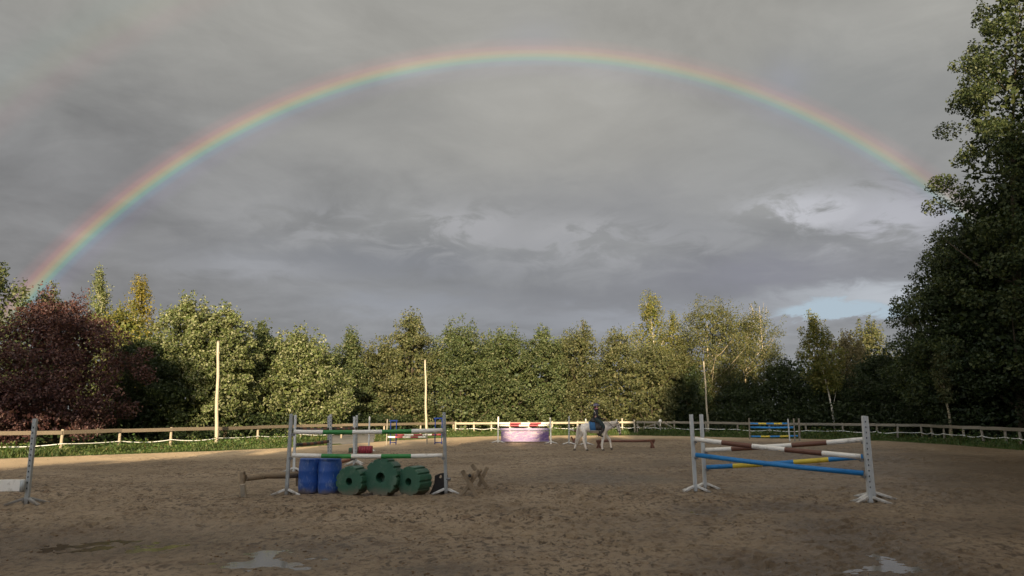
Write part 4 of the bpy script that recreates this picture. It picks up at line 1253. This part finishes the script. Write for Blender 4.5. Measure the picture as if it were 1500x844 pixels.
# far blue and yellow jump on the right
Yy = gp(1098, 643).y
standard('left pale standard of the far blue and yellow jump', (1098.5, 643.5), (1097, 612), w=.075, mat_='greywood', feet='none', holes=False)
standard('thin pale standard inside the right end of the far blue and yellow jump', (1157, 647), (1154, 613), w=.065, mat_='pale_wood', feet='none', holes=False)
standard('grey standard second from the right at the far blue and yellow jump', (1164.5, 647), (1162.5, 612.5), w=.075, mat_='greywood', feet='none', holes=False)
standard('rightmost grey standard of the far blue and yellow jump', (1171.5, 646.5), (1170, 612.5), w=.095, mat_='greywood', feet='none', holes=False)
by = ['blue', 'yellow', 'blue', 'yellow', 'blue']
pole('top blue and yellow striped pole of the far right jump', at(1099, 620.5, Yy - .05), at(1155, 620.4, Yy - .6), by, .055, bounds=[0, .21, .42, .62, .83, 1])
pole('plain blue pole in the middle of the far right jump', at(1099.5, 626.2, Yy - .08), at(1163, 626.2, Yy - 1.2), ['blue'], .062)
pole('lowest blue and yellow striped pole of the far right jump', at(1100, 639.4, Yy - .08), at(1169, 638.6, Yy - 1.0), by, .055, bounds=[0, .21, .41, .62, .82, 1])

# brown rail cavaletti and the jump seen end on behind the horse
Yk = gp(955, 657).y
for lbl, x in (('dark wooden trestle at the free right end of the brown rail', 955.5), ('dark wooden trestle under the belly of the horse', 877)):
    xtrestle(lbl, x, 657, Yk, [((x - 3, 645), (x + 2.6, 657), 0), ((x + 3, 644), (x - 2.6, 657), .06)], .11, 'brown', 'dark trestles of the brown rail')
pole('long plain brown rail lying on two dark trestles behind the horse', at(876, 645.8, Yk + .03), at(958, 645.6, Yk + .03), ['brown'], .06, cat='rail', group=None)
standard('grey standard with white feet just behind the tail of the horse', (833.5, 651.5), (833.5, 609), w=.08, mat_='galv', feet='star', footmat='foot_white', footlen=.4, holes=False)
standard('grey standard rising behind the croup of the horse', (858.5, 652), (858, 613), w=.08, mat_='galv', feet='star', footlen=.4, holes=False)
Yq = gp(833, 651).y
pole('brown and white pole end showing behind the tail of the horse', at(834, 629, Yq - .05), at(857, 634.5, Yq + .9), ['white', 'brown', 'white', 'brown'], .055)
xtrestle('dark wooden trestle beside the white feet behind the horse', 841, 651, Yq, [((836.5, 640), (843, 650.5), -.2), ((843, 642), (838, 651), -.14)], .11, 'brown', 'dark trestles of the brown rail')

# near right jump with crossed poles
sK, gK, _ = standard('front left pale standard of the crossed-pole jump', (1019, 721), (1012.3, 606), w=.085, mat_='pale_wood', feet='star', holes=False)
sL, gL, _ = standard('rear left pale standard of the crossed-pole jump', (1033, 716.5), (1027, 606), w=.085, mat_='pale_wood', feet='star', holes=False)
sR, gR, _ = standard('front right perforated standard of the crossed-pole jump, nearest of all', (1275, 738), (1265.5, 608), w=.095, mat_='pale_wood', feet='star', holes=True, footlen=.36)
sS, gS, _ = standard('rear right standard hidden behind the perforated one', (1280, 731), (1268, 608.5), w=.085, mat_='pale_wood', feet='star', holes=False, footlen=.4)
def pole2(label, sa, a, sb, b2, cols, bounds=None, r_=.055):
    A, B2 = at(a[0], a[1], sa.y - .07), at(b2[0], b2[1], sb.y - .07)
    pole(label, A, B2, cols, r_, bounds=bounds)
    return A, B2
wb = ['white', 'brown', 'white', 'brown', 'white']
b5 = [0, .18, .375, .575, .79, 1]
A, B2 = pole2('front brown and white pole, high at its left end, of the crossed-pole jump', gK, (1018.5, 643.5), gR, (1260.5, 669), wb, b5); cup(sK, A); cup(sR, B2)
A, B2 = pole2('rear brown and white pole, high at its right end, of the crossed-pole jump', gL, (1034, 659.5), gS, (1264, 644), wb, b5); cup(sL, A); cup(sS, B2)
A, B2 = pole2('plain blue pole sloping down to the right in the crossed-pole jump', gK, (1019.5, 666.5), gR, (1265, 693.5), ['blue'], None); cup(sK, A); cup(sR, B2)
A, B2 = pole2('blue and yellow pole sloping up to the right in the crossed-pole jump', gL, (1035.5, 684.5), gS, (1264, 669), by, [0, .185, .385, .585, .80, 1]); cup(sL, A); cup(sS, B2)

# far left standard with white plank
sW, gW, _ = standard('grey standard with pegs standing alone at the left edge', (38.5, 740), (52, 612), w=.085, feet='star', footmat='galv', footlen=.36)
A, B2 = at(-75, 712.5, gW.y + .45), at(35.5, 711, gW.y + .05)
b = MB(); b.bar((0, 0, 0), B2 - A, .03, .235, 0, .006)
tag(b.build('jump_plank', M['white'], None, A), 'wide white plank hung on the standard at the left edge', 'jump plank')
b = MB(); q_ = at(33, 711, gW.y - .1) - gW; b.tube([q_ + Vector((0, 0, -.13)), q_ + Vector((0, 0, .1))], .045, 9); b.build('cup', M['galv'], sW)
b = MB(); b.box((.06, 0, .04), (.10, .06, .34), None, 0, .005)
# ------------------------------------------------------------------ horse and rider
def skin_mesh(name, chains, mats, parent, sub=2, loc=None, root=0):
    """chains: list of lists of ((x,y,z), radius or (rx,ry)); shared points join chains"""
    keys, vs, rad, es = {}, [], [], []
    for ch in chains:
        prev = None
        for p, r_ in ch:
            kx = tuple(round(v, 4) for v in p)
            if kx not in keys:
                keys[kx] = len(vs); vs.append(p); rad.append(r_ if isinstance(r_, tuple) else (r_, r_))
            i = keys[kx]
            if prev is not None and prev != i: es.append((prev, i))
            prev = i
    me = bpy.data.meshes.new(name)
    me.from_pydata(vs, es, [])
    o = bpy.data.objects.new(name, me)
    COL.objects.link(o)
    sk = o.modifiers.new('skin', 'SKIN')
    sk.use_smooth_shade = True
    sk.branch_smoothing = 0.4
    for i, r_ in enumerate(rad):
        me.skin_vertices[0].data[i].radius = r_
        me.skin_vertices[0].data[i].use_root = (i == root)
    ss = o.modifiers.new('sub', 'SUBSURF'); ss.levels = sub; ss.render_levels = sub
    bpy.context.view_layer.update()
    dg = bpy.context.evaluated_depsgraph_get()
    nm2 = bpy.data.meshes.new_from_object(o.evaluated_get(dg))
    bpy.data.objects.remove(o)
    bpy.data.meshes.remove(me)
    nm2.name = name
    nm2.materials.clear()
    for mm in (mats if isinstance(mats, (list, tuple)) else [mats]): nm2.materials.append(mm)
    for p in nm2.polygons: p.use_smooth = True
    return obj(name, nm2, parent, loc)
HP = gp(871, 660.5)
hs = thing('horse', 'pale grey horse walking to the right with a rider', 'horse', HP)
spine = [((-.64, 0, 1.14), .13), ((-.52, 0, 1.10), (.235, .26)), ((-.30, 0, 1.07), (.245, .265)), ((-.02, 0, 1.03), (.25, .27)), ((.25, 0, 1.03), (.245, .27)), ((.46, 0, 1.06), (.21, .26)), ((.62, 0, 1.10), (.14, .215)),
         ((.80, 0, 1.18), (.105, .18)), ((.96, 0, 1.24), (.09, .14)), ((1.08, 0, 1.26), (.085, .10)), ((1.14, 0, 1.13), (.085, .10)), ((1.17, 0, .98), (.062, .075)), ((1.195, 0, .84), (.058, .062)), ((1.205, 0, .76), (.045, .045))]
def leg(pts): return pts
nearhind = [((-.52, 0, 1.10), (.235, .26)), ((-.50, -.13, .88), .16), ((-.44, -.14, .74), .11), ((-.53, -.14, .52), .07), ((-.47, -.14, .30), .05), ((-.42, -.14, .13), .05), ((-.38, -.14, .07), .052)]
farhind = [((-.52, 0, 1.10), (.235, .26)), ((-.58, .13, .88), .15), ((-.58, .14, .74), .11), ((-.75, .14, .52), .068), ((-.83, .14, .30), .05), ((-.90, .14, .15), .05), ((-.92, .14, .08), .052)]
nearfore = [((.46, 0, 1.06), (.21, .26)), ((.44, -.14, .80), .105), ((.40, -.14, .62), .08), ((.36, -.14, .42), .062), ((.33, -.14, .24), .045), ((.34, -.14, .13), .048), ((.37, -.14, .07), .052)]
farfore = [((.46, 0, 1.06), (.21, .26)), ((.50, .14, .80), .105), ((.60, .14, .66), .08), ((.74, .14, .50), .062), ((.77, .14, .30), .045), ((.78, .14, .20), .048), ((.80, .14, .12), .05)]
skin_mesh('body', [spine, nearhind, farhind, nearfore, farfore], M['horse'], hs, 2, root=3)
for sy in (-1, 1):
    b = MB(); b.tube([(1.05, sy * .055, 1.33), (1.06, sy * .065, 1.40), (1.075, sy * .06, 1.46)], [.032, .03, .006], 8); b.build('ear', M['horse'], hs)
    b = MB(); b.ball((1.135, sy * .085, 1.18), .022, 8); b.build('eye', M['leather'], hs)
    b = MB(); b.ball((1.225, sy * .032, .785), .013, 6); b.build('nostril', M['leather'], hs)
b = MB(); b.ball((1.205, 0, .765), (.056, .054, .058), 12); b.build('muzzle', M['muzzle'], hs)
for (x, y, z, ti) in ((-.36, -.14, .045, 0), (-.93, .14, .055, .3), (.385, -.14, .045, 0), (.815, .14, .085, .25)):
    b = MB(); b.tube([(x + .015, y, z - .04), (x, y, z + .005), (x - .015, y, z + .035)], [.062, .056, .045], 12); b.build('hoof', M['hoof'], hs)
# mane and tail as strands
def strands(name, roots, tips, n, w, mat_, parent, jit):
    V, Fq = [], []
    for i in range(n):
        u = random.random()
        k_ = u * (len(roots) - 1); j = min(int(k_), len(roots) - 2); f = k_ - j
        r0 = Vector(roots[j]).lerp(Vector(roots[j + 1]), f); t0 = Vector(tips[j]).lerp(Vector(tips[j + 1]), f)
        jv = Vector((random.gauss(0, jit), random.gauss(0, jit), random.gauss(0, jit)))
        t0 = t0 + jv; r0 = r0 + jv * .25
        mid = r0.lerp(t0, .5) + Vector((random.gauss(0, .01), random.gauss(0, .015), .02))
        wv = Vector((w, w * random.uniform(-.6, .6), 0))
        o = len(V)
        V += [r0 - wv * .5, r0 + wv * .5, mid + wv * .5, mid - wv * .5, t0 + wv * .12, t0 - wv * .12]
        Fq += [(o, o + 1, o + 2, o + 3), (o + 3, o + 2, o + 4, o + 5)]
    return obj(name, np_mesh(name, [tuple(v) for v in V], Fq, M[mat_]), parent)
strands('mane', [(.45, 0, 1.34), (.66, 0, 1.33), (.85, 0, 1.36), (1.05, 0, 1.37)], [(.46, -.11, 1.20), (.68, -.12, 1.17), (.87, -.11, 1.2), (1.02, -.1, 1.24)], 220, .03, 'horsehair', hs, .025)
strands('forelock', [(1.06, -.02, 1.37), (1.09, .02, 1.36)], [(1.16, -.02, 1.2), (1.16, .02, 1.2)], 30, .02, 'horsehair', hs, .015)
skin_mesh('tail', [[((-.70, 0, 1.19), .045), ((-.77, 0, 1.08), .05), ((-.80, 0, .88), .055), ((-.82, 0, .64), .05), ((-.84, 0, .42), .025)]], M['horsehair'], hs, 1)
strands('tail_hair', [(-.72, 0, 1.16), (-.80, 0, .95)], [(-.84, 0, .45), (-.86, 0, .32)], 160, .03, 'horsehair', hs, .03)
# tack
sp_ = thing('saddle_cloth', 'blue saddle cloth with pale edge on the back of the horse', 'saddle cloth', HP)
def drape(x0, x1, zb, y_off, n=14):
    """a cloth over the back between x0 and x1 whose flaps reach down to zb"""
    rows = []
    for i in range(6):
        x = x0 + (x1 - x0) * i / 5
        row = []
        for k_ in range(n + 1):
            a = -1 + 2 * k_ / n
            th = a * math.radians(112)
            y = math.sin(th) * (.25 + y_off)
            z = 1.04 + math.cos(th) * (.255 + y_off)
            z = max(z, zb)
            row.append((x + (.02 if abs(a) > .8 else 0), y, z))
        rows.append(row)
    vs = [v for r_ in rows for v in r_]
    fs = []
    for i in range(5):
        for k_ in range(n):
            fs.append((i * (n + 1) + k_, (i + 1) * (n + 1) + k_, (i + 1) * (n + 1) + k_ + 1, i * (n + 1) + k_ + 1))
    return vs, fs
def solid(o, th):
    md = o.modifiers.new('solid', 'SOLIDIFY'); md.thickness = th; md.offset = 1
b = MB(); b.add(*drape(-.25, .42, .90, .03), 0, True); o_ = b.build('cloth', M['padblue'], sp_); solid(o_, .015)
for x in (-.265, .425):
    b = MB(); vs, _ = drape(x, x + .001, .90, .038); b.tube(vs[:15], .014, 6); b.build('trim', M['white'], sp_)
for sy in (0, 14):
    b = MB(); vs, _ = drape(-.26, .43, .90, .038); b.tube([vs[i * 15 + sy] for i in range(6)], .013, 6); b.build('trim', M['white'], sp_)
sd = thing('saddle', 'dark leather saddle with stirrups under the rider', 'saddle', HP)
b = MB(); b.add(*drape(.02, .34, .96, .06), 0, True); o_ = b.build('flap', M['leather'], sd); solid(o_, .02)
b = MB(); b.tube([(-.17, 0, 1.43), (-.06, 0, 1.375), (.08, 0, 1.365), (.22, 0, 1.40), (.30, 0, 1.45)], [.07, .13, .12, .10, .05], 12); b.build('seat', M['leather'], sd)
b = MB(); b.tube([(.24, math.sin(a) * .268, 1.03 - math.cos(a) * .285) for a in [-2.0 + 4.0 * i / 16 for i in range(17)]], .022, 6); b.build('girth', M['leather'], sd)
for sy in (-1, 1):
    b = MB(); b.bar((.16, sy * .30, 1.3), (.19, sy * .37, .74), .03, .008); q_ = b.build('stirrup_leather', M['leather'], sd)
    b = MB(); b.tube([(.19 + .055 * math.sin(a), sy * .37, .68 + .06 * math.cos(a)) for a in [i * math.pi / 6 for i in range(13)]], .008, 6); b.build('stirrup', M['cup'], sd)
bd_ = thing('bridle', 'dark leather bridle with reins on the head of the horse', 'bridle', HP)
def loop(cx, cz, ry, rz, dirx, dirz, r_=.011):
    return [(cx + dirx * math.cos(a) * rz, math.sin(a) * ry, cz + dirz * math.cos(a) * rz) for a in [i * math.pi / 9 for i in range(19)]]
b = MB(); b.tube(loop(1.185, .90, .08, .092, .97, .2), .012, 6); b.build('noseband', M['leather'], bd_)
b = MB(); b.tube(loop(1.10, 1.27, .11, .125, .85, .5), .012, 6); b.build('browband', M['leather'], bd_)
for sy in (-1, 1):
    b = MB(); b.tube([(1.07, sy * .075, 1.33), (1.12, sy * .105, 1.12), (1.19, sy * .075, .85)], .011, 6); b.build('cheek_strap', M['leather'], bd_)
    b = MB(); b.tube([(1.19, sy * .075, .85), (.95, sy * .16, 1.02), (.70, sy * .15, 1.27), (.50, sy * .07, 1.44)], .010, 6); b.build('rein', M['leather'], bd_)
    b = MB(); b.tube([(1.19 + .03 * math.cos(a), sy * .08, .85 + .03 * math.sin(a)) for a in [i * math.pi / 5 for i in range(11)]], .006, 5); b.build('bit_ring', M['cup'], bd_)
# rider
rd = thing('person', 'rider in dark jacket, breeches and helmet sitting upright on the pale horse', 'person', HP)
pel, chest, neck = (.08, 0, 1.47), (.10, 0, 1.78), (.115, 0, 1.93)
body = [[(pel, (.13, .15)), ((.085, 0, 1.62), (.10, .125)), (chest, (.105, .15)), ((.11, 0, 1.87), (.07, .09)), (neck, .05), ((.125, 0, 2.0), .062), ((.125, 0, 2.07), (.085, .095)), ((.12, 0, 2.13), (.078, .085))]]
for sy in (-1, 1):
    body.append([(chest, (.105, .15)), ((.10, sy * .17, 1.82), .06), ((.12, sy * .23, 1.66), .03), ((.19, sy * .23, 1.53), .026), ((.34, sy * .14, 1.48), .024), ((.44, sy * .08, 1.45), .027)])
    body.append([(pel, (.13, .15)), ((.14, sy * .15, 1.44), .08), ((.30, sy * .27, 1.28), .06), ((.42, sy * .33, 1.10), .042), ((.34, sy * .36, .92), .036), ((.22, sy * .38, .76), .026), ((.25, sy * .38, .70), .024), ((.35, sy * .39, .675), .02)])
skin_mesh('body', body, M['skin'], rd, 2)
b = MB()
b.tube([(.205, 0, 2.055), (.228, 0, 2.035), (.205, 0, 2.02)], [.008, .014, .010], 6); b.build('nose', M['skin'], rd)
b = MB(); b.tube([(.198, -.022, 1.995), (.206, 0, 1.994), (.198, .022, 1.995)], .006, 5); b.build('mouth', M['pinkcloth'], rd)
for sy in (-1, 1):
    b = MB(); b.ball((.195, sy * .034, 2.065), .011, 8); b.build('eye', M['leather'], rd)
    b = MB(); b.ball((.12, sy * .09, 2.05), (.022, .012, .032), 8); b.build('ear', M['skin'], rd)
    # a hand: palm of the body chain, five fingers closed round the rein
    for k_ in range(4):
        x, z = .465 + .004 * k_, 1.475 - .021 * k_
        ln = (.9, 1.0, .95, .75)[k_]
        b = MB(); b.tube([(x - .02, sy * .095, z), (x + .025 * ln, sy * .088, z), (x + .03 * ln, sy * .06, z - .004), (x + .002, sy * .052, z - .006)], [.0095, .009, .0085, .007], 6); b.build('finger', M['leather'], rd)
    b = MB(); b.tube([(.435, sy * .06, 1.478), (.465, sy * .05, 1.492), (.488, sy * .062, 1.488)], [.011, .010, .008], 6); b.build('thumb', M['leather'], rd)
jk = [[((.082, 0, 1.40), (.145, .175)), ((.085, 0, 1.50), (.135, .16)), ((.085, 0, 1.62), (.122, .15)), (chest, (.125, .17)), ((.108, 0, 1.87), (.085, .11)), ((.112, 0, 1.915), (.066, .07))]]
for sy in (-1, 1):
    jk.append([(chest, (.125, .17)), ((.10, sy * .175, 1.82), .075), ((.12, sy * .235, 1.66), .06), ((.19, sy * .235, 1.53), .052), ((.34, sy * .14, 1.48), .042), ((.40, sy * .11, 1.465), .038)])
skin_mesh('jacket', jk, M['jacket'], rd, 2)
bc = []
for sy in (-1, 1):
    bc.append([(pel, (.14, .16)), ((.14, sy * .15, 1.44), .125), ((.30, sy * .275, 1.28), .10), ((.42, sy * .335, 1.10), .08), ((.37, sy * .355, .98), .066)])
skin_mesh('breeches', bc, M['breeches'], rd, 2)
for sy in (-1, 1):
    skin_mesh('boot', [[((.40, sy * .345, 1.04), .072), ((.33, sy * .365, .90), .066), ((.225, sy * .385, .77), .048), ((.235, sy * .388, .70), .048), ((.30, sy * .393, .685), .042), ((.375, sy * .398, .675), .032)]], M['leather'], rd, 2)
b = MB(); b.ball((.115, 0, 2.115), (.125, .108, .10), 16)
hm = b.build('helmet', M['helmet'], rd)
b = MB(); b.tube([(.115 + .127 * math.cos(a), .11 * math.sin(a), 2.105) for a in [i * math.pi / 10 for i in range(21)]], .017, 6); b.build('band', M['helmetstripe'], hm)
b = MB(); b.box((.255, 0, 2.095), (.075, .13, .012), Matrix.Rotation(.25, 3, 'Y'), 0, .004); b.build('peak', M['helmet'], hm)
b = MB(); b.ball((.065, 0, 2.02), (.075, .08, .075), 10); b.build('hair', M['hair'], rd)
b = MB(); b.tube([(.112 + .07 * math.cos(a), .075 * math.sin(a), 1.93) for a in [i * math.pi / 8 for i in range(17)]], .02, 6); b.build('collar', M['pinkcloth'], rd)
b = MB(); b.tube([(.0, -.155, 1.84), (.04, -.185, 1.74), (.10, -.18, 1.63), (.13, -.165, 1.55)], .010, 5); b.build('strap', M['white'], rd)

# clods of mud lying about

nC = 3600
cy_ = 8.5 * (38 / 8.5) ** RNG.random(nC)
cx_ = cy_ * RNG.uniform(-.85, .85, nC)
keep = (edge_dist(cx_, cy_) > 2) & (fbm(cx_ * .4, cy_ * .4, 3, 55) > .42)
cx_, cy_ = cx_[keep], cy_[keep]
cz_ = mud_height(cx_, cy_)
bm = bmesh.new(); bmesh.ops.create_icosphere(bm, subdivisions=1, radius=1)
bv = np.array([v.co[:] for v in bm.verts]); bf = np.array([[v.index for v in f.verts] for f in bm.faces]); bm.free()
V, Fc = [], []
for i in range(len(cx_)):
    r_ = RNG.uniform(.006, .019)
    sc = np.array([RNG.uniform(.8, 1.7), RNG.uniform(.8, 1.4), RNG.uniform(.4, .8)]) * r_
    V.append((bv + RNG.normal(size=bv.shape) * .18) * sc + np.array([cx_[i], cy_[i], cz_[i] + .001]))
    Fc.append(bf + len(bv) * i)
tag(obj('mud_clods', np_mesh('mud_clods', np.concatenate(V), np.concatenate(Fc), M['stone'])), kind='stuff')
